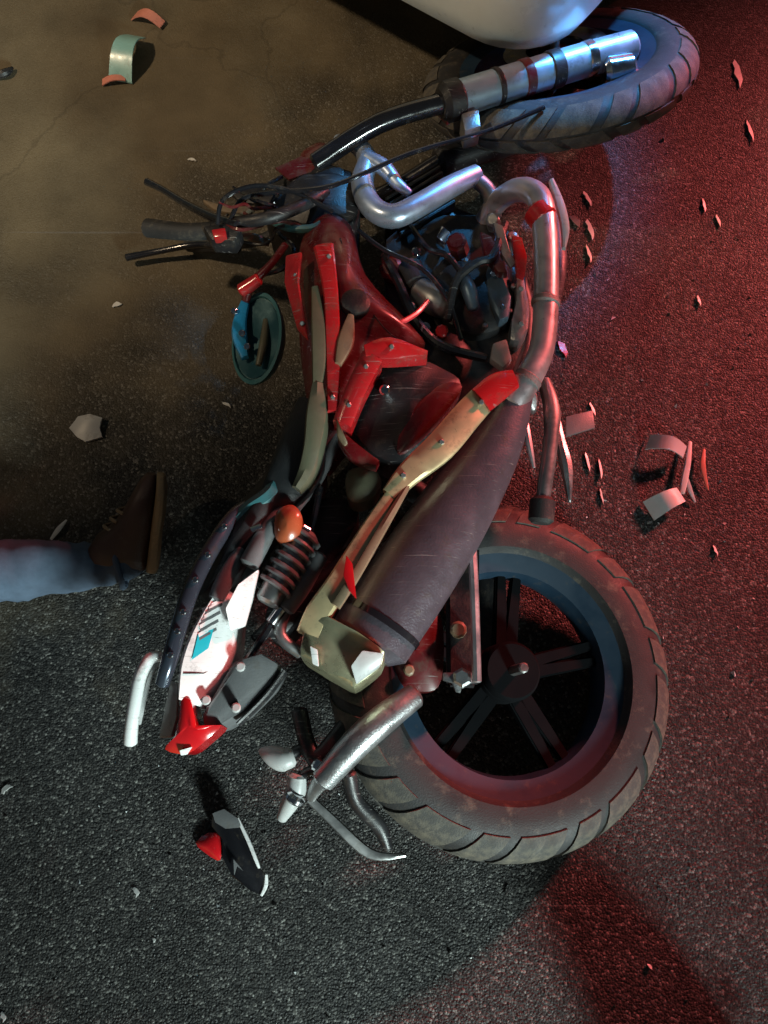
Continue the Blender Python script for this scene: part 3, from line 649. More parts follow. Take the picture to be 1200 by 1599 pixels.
Tube('bracket_root', [P(506, 1214, .195), P(494, 1230, .17), P(486, 1246, .148)], [.016, .012, .008], M['steel'], pb, seg=10)
ind = Tube('rear_indicator', [P(408, 1172, .165), P(422, 1178, .17), P(442, 1186, .172), P(456, 1182, .172)], [.006, .015, .019, .016], M['pale'], bike, seg=14)
Tube('indicator_stem', [P(452, 1180, .165), P(476, 1170, .17), P(492, 1196, .18)], .009, M['black'], ind, seg=10)
ind2 = Tube('rear_indicator', [P(466, 1212, .17), P(462, 1236, .162), P(452, 1256, .155), P(440, 1278, .14)], [.016, .0165, .014, .009], M['pale'], bike, seg=14)
Tube('indicator_stem', [P(468, 1216, .165), P(484, 1206, .175), P(500, 1200, .185)], .010, M['black'], ind2, seg=10)
Tube('indicator_band', [P(463, 1243, .172), P(460, 1248, .170)], .0172, M['chrome'], ind2, seg=14, smooth=1)

# --- front end: fork, yokes, headlamp cowl, bars
n_up = fn
def fork(off, nm):
    a, b = P(984, 108, .262), P(700, 196, .275)
    far = n_up.cross((a - b).normalized()); far = far if far.y > 0 else -far
    o = n_up * off + (far * .07 if off < 0 else Vector())
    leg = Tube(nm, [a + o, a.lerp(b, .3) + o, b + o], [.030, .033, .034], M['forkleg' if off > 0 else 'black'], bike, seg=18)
    d = P(500, 282, .24) + o * .8
    Tube('stanchion', [b + o, b.lerp(d, .5) + o * .9, d], .019, M['gloss'], leg, seg=16)
    return leg
f1 = fork(.045, 'fork_leg')
_a, _b = P(984, 108, .262) + n_up * .045, P(700, 196, .275) + n_up * .045
for f0, f1_, rr_, mt_ in ((.22, .26, .0345, 'chrome'), (.40, .455, .0365, 'black'), (.56, .60, .036, 'darkred'), (.72, .74, .036, 'black'), (.93, 1.0, .0385, 'black')):  # rings added to break up the highlight along the leg
    Tube('highlight_break', [_a.lerp(_b, f0), _a.lerp(_b, f1_)], rr_, M[mt_], f1, seg=18, smooth=1)
f2 = fork(-.10, 'fork_leg')
Tube('axle_lug', [P(948, 112, .30), P(985, 104, .302)], [.030, .026], M['chrome'], f1, seg=10, smooth=1)
Tube('front_axle', [FM @ Vector((0, 0, -.12)), FM @ Vector((0, 0, .07))], .010, M['steel'], bike, seg=10, smooth=1)
Plate('brake_caliper', PP([(838, 168, .30), (872, 156, .305), (886, 176, .30), (850, 190, .295)]), .05, M['alloy'], bike, bevel=.008)
Plate('fork_clamp', PP([(720, 176, .322), (748, 168, .324), (752, 196, .318), (726, 204, .315)]), .05, M['alloy'], bike, bevel=.006)
Ribbon('front_fender', [(690, 176, .30), (720, 150, .30), (760, 138, .30), (800, 132, .29)], [14, 22, 20, 8], .01, M['darkred'], bike)
Plate('yoke', PP([(470, 268, .27), (505, 250, .275), (540, 262, .275), (536, 300, .27), (500, 318, .265), (468, 300, .265)]), .17, M['black'], bike, bevel=.01)
cw = Pillow('headlamp_cowl', PP([(412, 306, .22), (450, 268, .24), (500, 262, .25), (548, 268, .26), (562, 300, .26), (548, 345, .26), (500, 350, .26), (450, 346, .25), (418, 336, .23)]), .03, .15, M['black'], bike)
Ribbon('cowl_rim', [(420, 340, .262), (452, 352, .28), (486, 352, .285), (500, 344, .287)], [3, 4, 4, 2], .006, M['teal'], cw)
Pillow('cowl_scrap', PP([(470, 240, .22), (500, 222, .23), (520, 236, .235), (508, 262, .24), (478, 264, .235)]), .01, .03, M['darkred'], bike)
# crash guard, a bent loop of chromed tube
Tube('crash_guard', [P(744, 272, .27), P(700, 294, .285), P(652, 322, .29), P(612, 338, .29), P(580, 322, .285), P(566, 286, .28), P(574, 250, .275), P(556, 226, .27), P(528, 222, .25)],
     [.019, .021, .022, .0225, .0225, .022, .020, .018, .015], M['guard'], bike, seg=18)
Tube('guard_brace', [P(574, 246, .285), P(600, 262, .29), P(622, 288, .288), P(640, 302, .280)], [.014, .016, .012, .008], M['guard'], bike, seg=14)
Tube('guard_foot', [P(738, 276, .27), P(764, 300, .25), P(772, 340, .22)], .016, M['steel'], bike, seg=12)
# handlebar with grips and levers
hb = Tube('handlebar', [P(508, 300, .275), P(470, 322, .30), P(420, 340, .31), P(370, 348, .29), P(318, 358, .25)], .012, M['black'], bike, seg=12)
Tube('grip', [P(335, 360, .26), P(290, 362, .235), P(232, 356, .20)], [.0165, .017, .019], M['rubber'], hb, seg=14)
Tube('brake_lever', [P(372, 352, .30), P(330, 338, .27), P(290, 318, .24), P(254, 296, .215), P(230, 284, .20)], [.010, .009, .008, .007, .008], M['gloss'], hb, seg=10)
Plate('switch_housing', PP([(316, 352, .288), (352, 348, .295), (378, 356, .30), (366, 376, .295), (330, 374, .285)]), .04, M['black'], hb, bevel=.006)
Plate('switch_button', PP([(330, 358, .300), (352, 355, .304), (354, 368, .302), (334, 370, .298)]), .02, M['red'], hb, bevel=.003)
Tube('low_handlebar', [P(500, 320, .20), P(440, 360, .12), P(390, 378, .075), P(340, 380, .055)], .012, M['black'], bike, seg=12)
lg = Tube('low_grip', [P(372, 380, .065), P(330, 382, .045), P(296, 380, .022)], .019, M['rubber'], bike, seg=14)
Tube('clutch_lever', [P(372, 388, .08), P(310, 382, .05), P(250, 392, .032), P(198, 402, .025)], [.010, .008, .007, .0085], M['gloss'], bike, seg=10)
Tube('throttle_cable', [P(340, 350, .30), P(350, 310, .33), P(400, 290, .33), P(460, 300, .31), P(520, 330, .29)], .0045, M['gloss'], bike, seg=8)
Tube('brake_hose', [P(360, 344, .30), P(380, 310, .31), P(430, 300, .31), P(520, 290, .32), P(640, 240, .33), P(760, 205, .33), P(850, 168, .33)], .0045, M['gloss'], bike, seg=8)
Tube('speedometer_cable', [P(430, 360, .24), P(460, 390, .26), P(440, 420, .24), P(400, 430, .22)], .005, M['gloss'], bike, seg=8)
Ribbon('torn_wiring', [(398, 322, .27), (372, 326, .275), (340, 322, .27), (318, 312, .26)], [3, 6, 6, 2], .003, M['dust'], bike)
Ribbon('torn_loom', [(420, 376, .23), (390, 368, .25), (352, 370, .24)], [5, 7, 3], .003, M['dust'], bike)
rw_ = random.Random(5)
for k in range(9):
    x0, y0 = rw_.uniform(400, 470), rw_.uniform(275, 365); pts = [P(x0, y0, .26)]
    an_ = math.pi + rw_.uniform(-.7, .7); x, y, z = x0, y0, .29
    for q in range(4):
        an_ += rw_.uniform(-.7, .7); x += math.cos(an_) * rw_.uniform(14, 34); y += math.sin(an_) * 22; z += rw_.uniform(-.035, .02); pts.append(P(x, y, z))
    Tube('torn_wire', pts, [.004, .0035, .003, .003, .002], M[('gloss', 'black', 'darkred')[k % 3]], cw, seg=6)
Plate('instrument_bracket', PP([(360, 300, .27), (404, 288, .28), (430, 300, .285), (420, 318, .28), (376, 316, .27)]), .012, M['black'], cw, bevel=.003)
Plate('broken_cowl_edge', PP([(430, 262, .262), (470, 244, .27), (500, 250, .275), (486, 268, .272), (452, 280, .268)]), .006, M['darkred'], cw, bevel=.001)
# mirror on its stalk
Tube('mirror_stalk', [P(446, 382, .28), P(424, 412, .27), P(392, 446, .25), P(384, 470, .235)], [.007, .007, .009, .008], M['darkred'], bike, seg=10)
Tube('stalk_boot', [P(404, 436, .262), P(378, 454, .246)], [.012, .014], M['red'], bike, seg=12, smooth=1)
mc = P(404, 530, .205); mm = frame(mc, (-.35, -.25, .9), (.2, 1, 0))
def ell(bm): bmesh.ops.transform(bm, matrix=mm @ Matrix.Diagonal((1.3, .78, 1, 1)), verts=bm.verts); return bm
mi = build('mirror_shell', ell(lathe(bmesh.new(), [(.0005, -.045), (.035, -.04), (.06, -.02), (.068, .0), (.068, .008), (.062, .010), (.060, .004), (.0005, .003)], 40)), M['teal'], bike)
build('mirror_glass', ell(lathe(bmesh.new(), [(.0005, .0055), (.040, .0055), (.059, .0062)], 40)), M['glass'], mi)
Ribbon('mirror_highlight', [(382, 470, .236), (374, 498, .232), (374, 525, .226), (382, 556, .215)], [7, 11, 12, 6], .006, M['bluehighlight'], mi, crown=.004)  # blue highlight on the shell, painted as a raised strip
Tube('mirror_pivot', [P(416, 500, .222), P(412, 535, .222), P(404, 570, .214)], [.006, .008, .006], M['olive'], mi, seg=10)
for (x, y) in ((378, 520), (386, 541), (366, 486)):
    Tube('mirror_screw', [P(x, y, .222), P(x, y, .238)], .0065, M['chrome'], mi, seg=8, smooth=1)

# ------------------------------------------------------------------ broken pieces on the road
frags = root('plastic_fragment', P(368, 1335, 0))
tag(frags, 'black glossy broken fairing piece with silver edge lying below the tail light', 'fragment')
Plate('panel', PP([(332, 1272, .030), (350, 1264, .034), (372, 1278, .036), (388, 1312, .036), (402, 1352, .034), (414, 1366, .030), (408, 1398, .014), (392, 1390, .020), (362, 1368, .020), (348, 1340, .016), (346, 1310, .016), (330, 1290, .014)]), .010, M['shardb'], frags, bevel=.002)
Ribbon('edge_trim', [(371, 1278, .041), (388, 1314, .041), (400, 1344, .039), (405, 1356, .036)], [2.2, 3.0, 2.8, 1.8], .004, M['white'], frags, crown=.001)
Ribbon('tip_trim', [(416, 1366, .032), (415, 1384, .026), (408, 1399, .018)], [2, 3, 2], .004, M['white'], frags, crown=.001)
Plate('clip', PP([(365, 1342, .036), (372, 1350, .036), (380, 1360, .034), (370, 1352, .034), (366, 1366, .033)]), .004, M['grey'], frags, bevel=0)
Plate('cover_flap', PP([(332, 1270, .036), (350, 1263, .040), (372, 1278, .042), (378, 1292, .041), (352, 1294, .036), (336, 1284, .03)]), .004, M['grey'], frags, bevel=.001)
rp_ = Pillow('lens_fragment', PP([(306, 1316, .004), (326, 1300, .010), (344, 1306, .012), (346, 1336, .012), (340, 1344, .008), (318, 1330, .004)]), .008, .006, M['lens'], None, n=2)
tag(rp_, 'dark red lens piece against the black fairing fragment', 'fragment')

cf = root('clear_fragment', P(1060, 740, 0))
tag(cf, 'torn clear and white plastic fragment on the red lit road right of the bike', 'fragment')
def curl(bm, pts, wid, thick=.003, bulge=.02, n=8):
    """a curved shard: strip from a to b arched upward"""
    a, b = Vector(pts[0]), Vector(pts[1]); t = (b - a); s = t.cross(Vector((0, 0, 1))).normalized() * wid / 2; rows = []
    for i in range(n + 1):
        f = i / n; c = a + t * f + Vector((0, 0, bulge * math.sin(math.pi * f)))
        k = 1 - .25 * f
        rows.append([bm.verts.new(c - s * k), bm.verts.new(c + s * k), bm.verts.new(c + s * k - Vector((0, 0, thick))), bm.verts.new(c - s * k - Vector((0, 0, thick)))])
    for A, B in zip(rows, rows[1:]):
        for k in range(4): bm.faces.new((A[k], A[(k + 1) % 4], B[(k + 1) % 4], B[k]))
    bm.faces.new(rows[0]); bm.faces.new(rows[-1][::-1]); return bm
build('shell_plate', curl(bmesh.new(), PP([(1013, 798, .004), (1064, 772, .018)]), .044, bulge=.016), M['shardw'], cf)
build('shell_flap', curl(bmesh.new(), PP([(1012, 690, .006), (1070, 706, .020)]), .036, bulge=.022), M['shard'], cf)
Tube('stem', [P(1078, 690, .012), P(1075, 720, .016), P(1070, 745, .016), P(1066, 770, .014)], [.004, .006, .007, .005], M['shardw'], cf, seg=8, flat=.5)
Tube('prong', [P(1100, 702, .010), P(1098, 730, .012), P(1106, 765, .006)], [.003, .006, .002], M['pinkish'], cf, seg=8, flat=.5)
Tube('lower_prong', [P(1072, 745, .014), P(1078, 765, .010), P(1086, 784, .004)], [.004, .005, .002], M['shard'], cf, seg=8, flat=.5)

t = build('teal_fragment', curl(bmesh.new(), PP([(188, 126, .004), (214, 56, .02)]), .062, bulge=.04), M['shardt'], None)
tag(t, 'pale teal curved plastic piece on the brown dusty road at far left', 'fragment')
t = build('teal_fragment_edge', curl(bmesh.new(), PP([(160, 128, .004), (196, 122, .010)]), .022, bulge=.008), M['pinkish'], None)
t.name = 'salmon_fragment'; tag(t, 'narrow salmon sliver touching the lower end of the pale teal piece', 'fragment')
t = build('salmon_fragment', curl(bmesh.new(), PP([(210, 24, .003), (254, 38, .008)]), .034, bulge=.02), M['pinkish'], None)
tag(t, 'small salmon plastic piece just beyond the pale teal piece', 'fragment')
t = Plate('pale_fragment', PP([(108, 668, .004), (122, 650, .012), (140, 646, .016), (160, 652, .014), (156, 668, .012), (160, 682, .006), (134, 690, .004), (120, 682, .004)]), .005, M['pale'], None, bevel=.001)
tag(t, 'dull pale plastic piece lying on the road above the denim leg', 'fragment')
t = Tube('dark_scrap', [P(-12, 120, .006), P(8, 114, .010), P(20, 106, .006)], [.006, .010, .004], M['black'], None, seg=8)
tag(t, 'small black scrap at the left edge near the top corner', 'fragment')
t = Tube('white_strip', [P(80, 842, .006), P(92, 826, .010), P(104, 812, .006)], [.003, .0055, .002], M['shardw'], None, seg=8, flat=.4)
tag(t, 'thin white sliver lying just behind the denim leg', 'shard')

rs_ = random.Random(11)
def shard(name, px, py, dx, dy, wpx, mat, label, z=.0005):
    """jagged flat sliver, one end tipped up"""
    l = math.hypot(dx, dy); ux, uy = dx / l, dy / l; ox, oy = -uy, ux; w2 = wpx * .62
    pts = [(-1, rs_.uniform(-.6, .2)), (-.8, rs_.uniform(.3, .8)), (-.4, .55), (-.1, rs_.uniform(.6, 1.1)), (.45, rs_.uniform(.2, .7)), (1, rs_.uniform(-.2, .9)), (.75, -.1), (.5, -.55), (.1, rs_.uniform(-.9, -.3)), (-.5, -.6)]
    tip = rs_.uniform(.001, .004); bow = .35
    top = [P(px + ux * a * l + ox * (b * w2 - bow * w2 * (1 - a * a)), py + uy * a * l + oy * (b * w2 - bow * w2 * (1 - a * a)), z + tip * (a + 1) / 2 + .002 * b) for a, b in pts]
    o = build(name, plate(bmesh.new(), top, .0022, .0004), M[mat], None, smooth=False); tag(o, label, 'shard'); return o
SH = [
 (1152, 115, 6, 22, 11, 'shardw', 'pale shard in the dark top right corner'),
 (1172, 205, 6, 18, 5, 'shardw', 'thin pale shard at the right edge below the corner shard'),
 (1100, 320, 3, 11, 4, 'shardw', 'tiny pale shard on reddish asphalt well right of the front tyre'),
 (1122, 345, 4, 10, 4, 'shardw', 'tiny pale shard just right of another, far right below the front tyre'),
 (918, 310, 7, 12, 6, 'shard', 'clear shard topmost of three right of the exhaust pipe'),
 (922, 358, 6, 16, 7, 'shard', 'clear shard middle of three right of the exhaust pipe'),
 (920, 396, 5, 14, 5, 'shardw', 'pale shard lowest of three right of the exhaust pipe'),
 (898, 345, 9, 8, 13, 'grey', 'greyish flake beside the exhaust pipe next to the clear shards'),
 (1092, 470, 3, 9, 4, 'shardw', 'lone tiny pale shard on the red lit asphalt right of the bike'),
 (878, 546, 6, 14, 14, 'shardr', 'rounded red shard right of the exhaust pipe bend'),
 (918, 722, 4, 16, 5, 'shardw', 'thin pale sliver left one of the pair beside the footrest'),
 (938, 732, 3, 16, 4, 'shardw', 'thin pale sliver right one of the pair beside the footrest'),
 (940, 775, 3, 13, 3, 'shardw', 'faint thin sliver under the pair beside the footrest'),
 (926, 640, 5, 12, 4, 'shardw', 'faint sliver above the grey plate beside the footrest'),
 (212, 1393, 4, 7, 9, 'shardw', 'small white chip on dark asphalt left of the black fragment'),
 (240, 1468, 2, 4, 5, 'shardw', 'tiny yellowish white chip below the small white chip'),
 (10, 1232, 8, -7, 9, 'shardw', 'pale chip at the left edge below the denim leg'),
 (4, 1588, 3, 8, 8, 'shardw', 'pale chip in the bottom left corner'),
 (1015, 1510, 4, 5, 5, 'shard', 'clear chip on dark asphalt near the bottom right'),
 (183, 476, 8, -2, 7, 'shardw', 'faint pale chip left of the mirror on brown asphalt'),
 (354, 632, 7, 3, 5, 'shardw', 'pale chip below the mirror in the shadow of the bike'),
 (300, 249, 7, 1, 4, 'shardw', 'tiny pale chip above the brake lever on brown asphalt'),
 (392, 578, 10, 16, 4, 'grey', 'thin grey sliver just under the mirror'),
 (1118, 860, 4, 9, 4, 'shardw', 'thin pale chip right of the rear tyre on red lit asphalt'),
 (795, 1392, 5, -6, 4, 'shardw', 'tiny pale chip directly below the rear tyre'),
 (592, 888, 0, 0, 0, None, None),
]
for (px, py, dx, dy, wd, mt, lb) in SH:
    if mt: shard('shard', px, py, dx, dy, wd, mt, lb)

# crumbs of glass and plastic, past counting
bm = bmesh.new(); rq = random.Random(21)
for k in range(620):
    cx_, cy_, sd = rq.choice(((.62, 1.05, .22), (.75, .75, .25), (.55, .45, .2), (.5, .3, .25), (-.3, -.05, .2), (.9, 1.0, .3), (.95, 1.3, .3)))
    x, y = rq.gauss(cx_, sd), rq.gauss(cy_, sd); q = .0009 * math.exp(rq.gauss(.25, .5)); vv = [bm.verts.new((x + rq.uniform(-1.6, 1.6) * q, y + rq.uniform(-1.6, 1.6) * q, rq.uniform(-.004, 1.2 * q - .001))) for _ in range(4)]
    for f in ((0, 1, 2), (0, 2, 3), (0, 3, 1), (1, 3, 2)): bm.faces.new([vv[i] for i in f])
tag(build('glass_crumbs', bm, M['shard'], smooth=False), 'fine crumbs of broken glass and plastic on the road', 'glass crumbs', kind='stuff')

# ------------------------------------------------------------------ people
def figure(name, loc, joints, bones, label, mats, parts, seed=1, lvl=3):
    """one continuous body grown with the Skin modifier; parts maps a bone to a material slot"""
    names = list(joints); me = bpy.data.meshes.new(name)
    me.from_pydata([tuple(joints[n][0]) for n in names], [(names.index(a), names.index(b)) for a, b in bones], [])
    ob = link(bpy.data.objects.new('tmp', me)); ob.modifiers.new('s', 'SKIN'); sv = me.skin_vertices[0].data
    for i, n in enumerate(names):
        r = joints[n][1]; sv[i].radius = (r, r) if not isinstance(r, tuple) else r; sv[i].use_root = (n == 'pelvis')
    sb = ob.modifiers.new('u', 'SUBSURF'); sb.levels = lvl; sb.render_levels = lvl
    dg = bpy.context.evaluated_depsgraph_get(); m2 = bpy.data.meshes.new_from_object(ob.evaluated_get(dg))
    bpy.data.objects.remove(ob)
    bm = bmesh.new(); bm.from_mesh(m2); bpy.data.meshes.remove(m2)
    segs = [(joints[a][0], joints[b][0], parts.get((a, b), 0)) for a, b in bones]
    def near(p):
        best = (9, 0)
        for a, b, s in segs:
            ab = b - a; f = max(0, min(1, (p - a).dot(ab) / max(1e-9, ab.length_squared))); best = min(best, ((p - a - ab * f).length, s))
        return best[1]
    bm.normal_update()
    for f in bm.faces: f.material_index = near(f.calc_center_median()); f.smooth = True
    for v in bm.verts:
        s = max((f.material_index for f in v.link_faces), default=0)
        if s > 0:
            p = v.co; h = noise.noise(p * 14 + Vector((seed, 0, 0))) * .007 + (.5 - abs(noise.noise(Vector((p.x * 26 + p.y * 12, p.y * 9 + p.z * 8, p.z * 9))))) * .011 + noise.noise(Vector((p.x * 60, p.y * 25, p.z * 25))) * .0015
            v.co += v.normal * (h + (.004 if s == 1 else .003))
    o = build(name, bm, None, None, mats=mats); o['label'] = label; o['category'] = 'person'
    return o
def hand(j, b, wr, d, side_v, nm, curl_=.3):
    """palm and five fingers continued from the wrist joint"""
    d = Vector(d).normalized(); side_v = Vector(side_v).normalized(); dn = d.cross(side_v).normalized()
    w0 = j[wr][0]; pal = w0 + d * .06; j[nm + 'palm'] = (pal, (.018, .034)); b.append((wr, nm + 'palm'))
    for k, (s, l) in enumerate(((-.030, .065), (-.010, .078), (.010, .074), (.028, .060))):
        base = pal + side_v * s + d * .02; mid = base + d * l * .5 - dn * .006; tip = base + d * l - dn * .03
        for q, (p, r) in enumerate(((base, .009), (mid, .0085), (tip, .007))):
            j[f'{nm}{k}{q}'] = (p, r)
            b.append(((nm + 'palm') if q == 0 else f'{nm}{k}{q-1}', f'{nm}{k}{q}'))
    th = w0 + d * .03 - side_v * .035; tt = th + d * .04 - side_v * .02
    j[nm + 't0'] = (th, .011); j[nm + 't1'] = (tt, .009); b += [(wr, nm + 't0'), (nm + 't0', nm + 't1')]
def head_parts(o, hc, fwd, rr=.1):
    fwd = Vector(fwd).normalized(); Mh = frame(hc, fwd, Vector((0, 0, 1)).cross(fwd) if abs(fwd.z) < .9 else (1, 0, 0))
    bm = bmesh.new(); bmesh.ops.create_icosphere(bm, subdivisions=4, radius=rr * 1.12)
    up = Vector((0, 0, 1)); up = (up - fwd * up.dot(fwd)).normalized()
    for v in bm.verts:
        v.co = v.co + v.co.normalized() * noise.noise(v.co * 30) * .008
    geom = [v for v in bm.verts if v.co.dot(fwd) > rr * .38 and v.co.dot(up) < rr * .75 or v.co.dot(up) < -rr * .55]
    bmesh.ops.delete(bm, geom=geom, context='VERTS')
    for v in bm.verts: v.co += Vector(hc) - fwd * .012 + up * .012
    build('hair', bm, M['hair'], o)
    sdv = up.cross(fwd)
    for s in (-1, 1):
        b = bmesh.new(); bmesh.ops.create_icosphere(b, subdivisions=2, radius=.013)
        for v in b.verts: v.co += Vector(hc) + fwd * (rr * .86) + sdv * s * .033
        build('eye', b, M['gloss'], o)
        b = bmesh.new(); bmesh.ops.create_icosphere(b, subdivisions=2, radius=.03)
        for v in b.verts: v.co = Vector((v.co.x, v.co.y, v.co.z)) - sdv * v.co.dot(sdv) * .6 + Vector(hc) + sdv * s * rr * .98 - up * .02
        build('ear', b, M['skin'], o)
    Tube('nose', [Vector(hc) + fwd * rr * .95 + up * .0, Vector(hc) + fwd * (rr * 1.12) - up * .035], [.010, .016], M['skin'], o, seg=8, smooth=1)
    Tube('mouth', [Vector(hc) + fwd * rr * .93 - up * .065 + sdv * .025, Vector(hc) + fwd * rr * 1.0 - up * .065, Vector(hc) + fwd * rr * .93 - up * .065 - sdv * .025], .007, M['darkred'], o, seg=8)

def shoe(parent, heel, toe, up, width=.09, mat='shoe'):
    heel, toe, up = Vector(heel), Vector(toe), Vector(up).normalized(); d = (toe - heel); l = d.length; d.normalize()
    up = (up - d * up.dot(d)).normalized(); s = d.cross(up)
    def loft(bm, secs):
        rows = []
        for f, wd, z0, z1 in secs:
            c = heel + d * l * f; ring = []
            for k in range(16):
                a = k * math.pi / 8; xx = math.copysign(abs(math.cos(a)) ** .7, math.cos(a)); zz = math.copysign(abs(math.sin(a)) ** .7, math.sin(a))
                ring.append(bm.verts.new(c + s * xx * wd / 2 + up * ((z0 + z1) / 2 + zz * (z1 - z0) / 2)))
            rows.append(ring)
        for A, B in zip(rows, rows[1:]):
            for k in range(16): bm.faces.new((A[k], A[(k + 1) % 16], B[(k + 1) % 16], B[k]))
        bm.faces.new(rows[0]); bm.faces.new(rows[-1][::-1]); return bm
    W = width
    sh = build('shoe', loft(bmesh.new(), [(-.01, W * .45, .012, .08), (.03, W * .7, .010, .112), (.14, W * .8, .010, .118), (.30, W * .82, .010, .105), (.45, W * .88, .010, .078), (.62, W * .98, .010, .062), (.8, W * .95, .010, .05), (.93, W * .7, .012, .04), (1.0, W * .3, .014, .03)]), M[mat], parent)
    build('sole', loft(bmesh.new(), [(-.02, W * .5, -.010, .011), (.04, W * .8, -.012, .011), (.2, W * .84, -.012, .011), (.42, W * .84, -.010, .011), (.62, W * 1.06, -.012, .011), (.85, W * .95, -.010, .011), (1.0, W * .45, -.004, .012), (1.02, W * .2, 0, .012)]), M['sole'], sh)
    for k in range(3):
        f = .40 + k * .09; c = heel + d * l * f + up * (.088 - k * .010)
        Tube('lace', [c - s * W * .28 - up * .006, c + up * .006, c + s * W * .28 - up * .006], .0035, M['dust'], sh, seg=6)
    return sh

# the one sitting off to the left with a leg stretched out towards the bike
an = P(182, 880, .068); kn_dir = (P(0, 893, .085) - an).normalized(); knee = an + kn_dir * .42; knee.z = .105
hip = knee + kn_dir * .42 + Vector((0, -.06, 0)); hip.z = .13
pel = hip + Vector((-.04, -.11, 0)); pel.z = .14
k2 = P(-140, 960, .30); a2 = P(-48, 1085, .075)
J = {'pelvis': (pel, .135), 'hip_r': (hip, .098), 'mid_r': (hip.lerp(knee, .5), .083), 'knee_r': (knee, .064), 'calf_r': (knee.lerp(an, .35) + Vector((0, 0, .0)), .062), 'shin_r': (knee.lerp(an, .72), .047), 'ank_r': (an, .037), 'foot_r': (P(222, 868, .062), .034),
     'hip_l': (pel + Vector((.06, -.12, .01)), .098), 'knee_l': (k2, .066), 'calf_l': (k2.lerp(a2, .4), .060), 'ank_l': (a2, .042), 'foot_l': (a2 + Vector((-.01, -.05, -.03)), .034),
     'waist': (pel + Vector((-.10, 0, .16)), .125), 'chest': (pel + Vector((-.20, 0, .36)), .145), 'neck': (pel + Vector((-.24, 0, .55)), .055), 'head0': (pel + Vector((-.22, 0, .64)), .085), 'head1': (pel + Vector((-.20, 0, .74)), .09)}
ch = J['chest'][0]
for s, q in ((1, 'a'), (-1, 'b')):
    J['sho_' + q] = (ch + Vector((-.02, .17 * s, .10)), .062); J['elb_' + q] = (ch + Vector((-.20, .24 * s, -.14)), .046)
    wz = ch + Vector((-.30, .26 * s, 0)); wz.z = .07; J['wri_' + q] = (wz, .032)
B = [('pelvis', 'hip_r'), ('hip_r', 'mid_r'), ('mid_r', 'knee_r'), ('knee_r', 'calf_r'), ('calf_r', 'shin_r'), ('shin_r', 'ank_r'), ('ank_r', 'foot_r'), ('pelvis', 'hip_l'), ('hip_l', 'knee_l'), ('knee_l', 'calf_l'), ('calf_l', 'ank_l'), ('ank_l', 'foot_l'),
     ('pelvis', 'waist'), ('waist', 'chest'), ('chest', 'neck'), ('neck', 'head0'), ('head0', 'head1')]
for q in 'ab': B += [('chest', 'sho_' + q), ('sho_' + q, 'elb_' + q), ('elb_' + q, 'wri_' + q)]
pt = {b: 1 for b in B[:12]}; pt.update({('pelvis', 'waist'): 2, ('waist', 'chest'): 2, ('chest', 'sho_a'): 2, ('chest', 'sho_b'): 2, ('sho_a', 'elb_a'): 2, ('sho_b', 'elb_b'): 2})
for q in 'ab': hand(J, B, 'wri_' + q, (-.8, .1, -.25), (0, 1 if q == 'a' else -1, 0), q)
per = figure('person', pel, J, B, 'person in blue jeans at left edge, one leg stretched out towards the bike', [M['skin'], M['denim'], M['shirt']], pt)
hd = (J['ank_r'][0] - J['shin_r'][0]).normalized(); hu = hd.cross(Vector((0, 0, 1))).normalized(); hv = hu.cross(hd); hc_ = J['ank_r'][0] + hd * .012
Tube('trouser_hem', [hc_ + (hu * math.cos(a * .5236) + hv * math.sin(a * .5236)) * (.047 + .004 * math.sin(a * 2.1)) + hd * .004 * math.sin(a * 1.7) for a in range(12)], .006, M['denim'], per, closed=True, seg=8)
head_parts(per, J['head0'][0] + Vector((.01, 0, .06)), (1, 0, -.25))
shoe(per, P(238, 888, .058), P(256, 742, .150), (-.95, .05, .30), .085)
shoe(per, a2 + Vector((-.03, .02, -.058)), a2 + Vector((-.06, -.25, -.060)), (0, 0, 1), .085)

# ------------------------------------------------------------------ unseen full-face headgear, added to cast the soft dark band at bottom right
hx = Vector((.58, -.55, .11)); hf = Vector((-.45, .88, .05)).normalized(); HM = frame(hx, hf, (1, 0, 0))
bm = bmesh.new(); bmesh.ops.create_uvsphere(bm, u_segments=40, v_segments=28, radius=1)
for v in bm.verts:
    v.co = Vector((v.co.x * .105, v.co.y * .112, v.co.z * (.135 if v.co.z > 0 else .125)))
    if v.co.z > .05 and v.co.y < -.02: v.co.z += .02
bmesh.ops.transform(bm, matrix=HM, verts=bm.verts)
hl = build('shadow_helmet', bm, M['gloss']); tag(hl, 'unseen dark full face shade caster added on the road below the rear wheel', 'shadow_helmet')
bm = bmesh.new(); rows = []
for a in range(-50, 51, 10):
    rows.append([bm.verts.new(HM @ Vector((math.sin(R(a)) * .122 * math.cos(R(e)), math.sin(R(e)) * .128 + .01, math.cos(R(a)) * .150 * math.cos(R(e))))) for e in (-8, 4, 16, 28)])
for A, Bq in zip(rows, rows[1:]):
    for k in range(3): bm.faces.new((A[k], A[k + 1], Bq[k + 1], Bq[k]))
build('visor', bm, M['carglass'], hl)
for s_v in (-1, 1):
    Tube('visor_pivot', [HM @ Vector((.112 * s_v, .03, .05)), HM @ Vector((.128 * s_v, .03, .05))], .014, M['steel'], hl, seg=10, smooth=1)
Tube('neck_roll', [HM @ Vector((.075 * math.cos(a * .5236), -.118, -.01 + .085 * math.sin(a * .5236))) for a in range(12)], .014, M['vinyl'], hl, closed=True, seg=8)

# ------------------------------------------------------------------ white car whose rounded bumper corner shows at the top
corner = P(836, 84, .30)
ud, vd = Vector((.60, .80, 0)), Vector((-.80, .60, 0))     # along the car towards its rear, across the car
rc_ = .17
org = corner + (ud + vd).normalized() * (rc_ * .0)
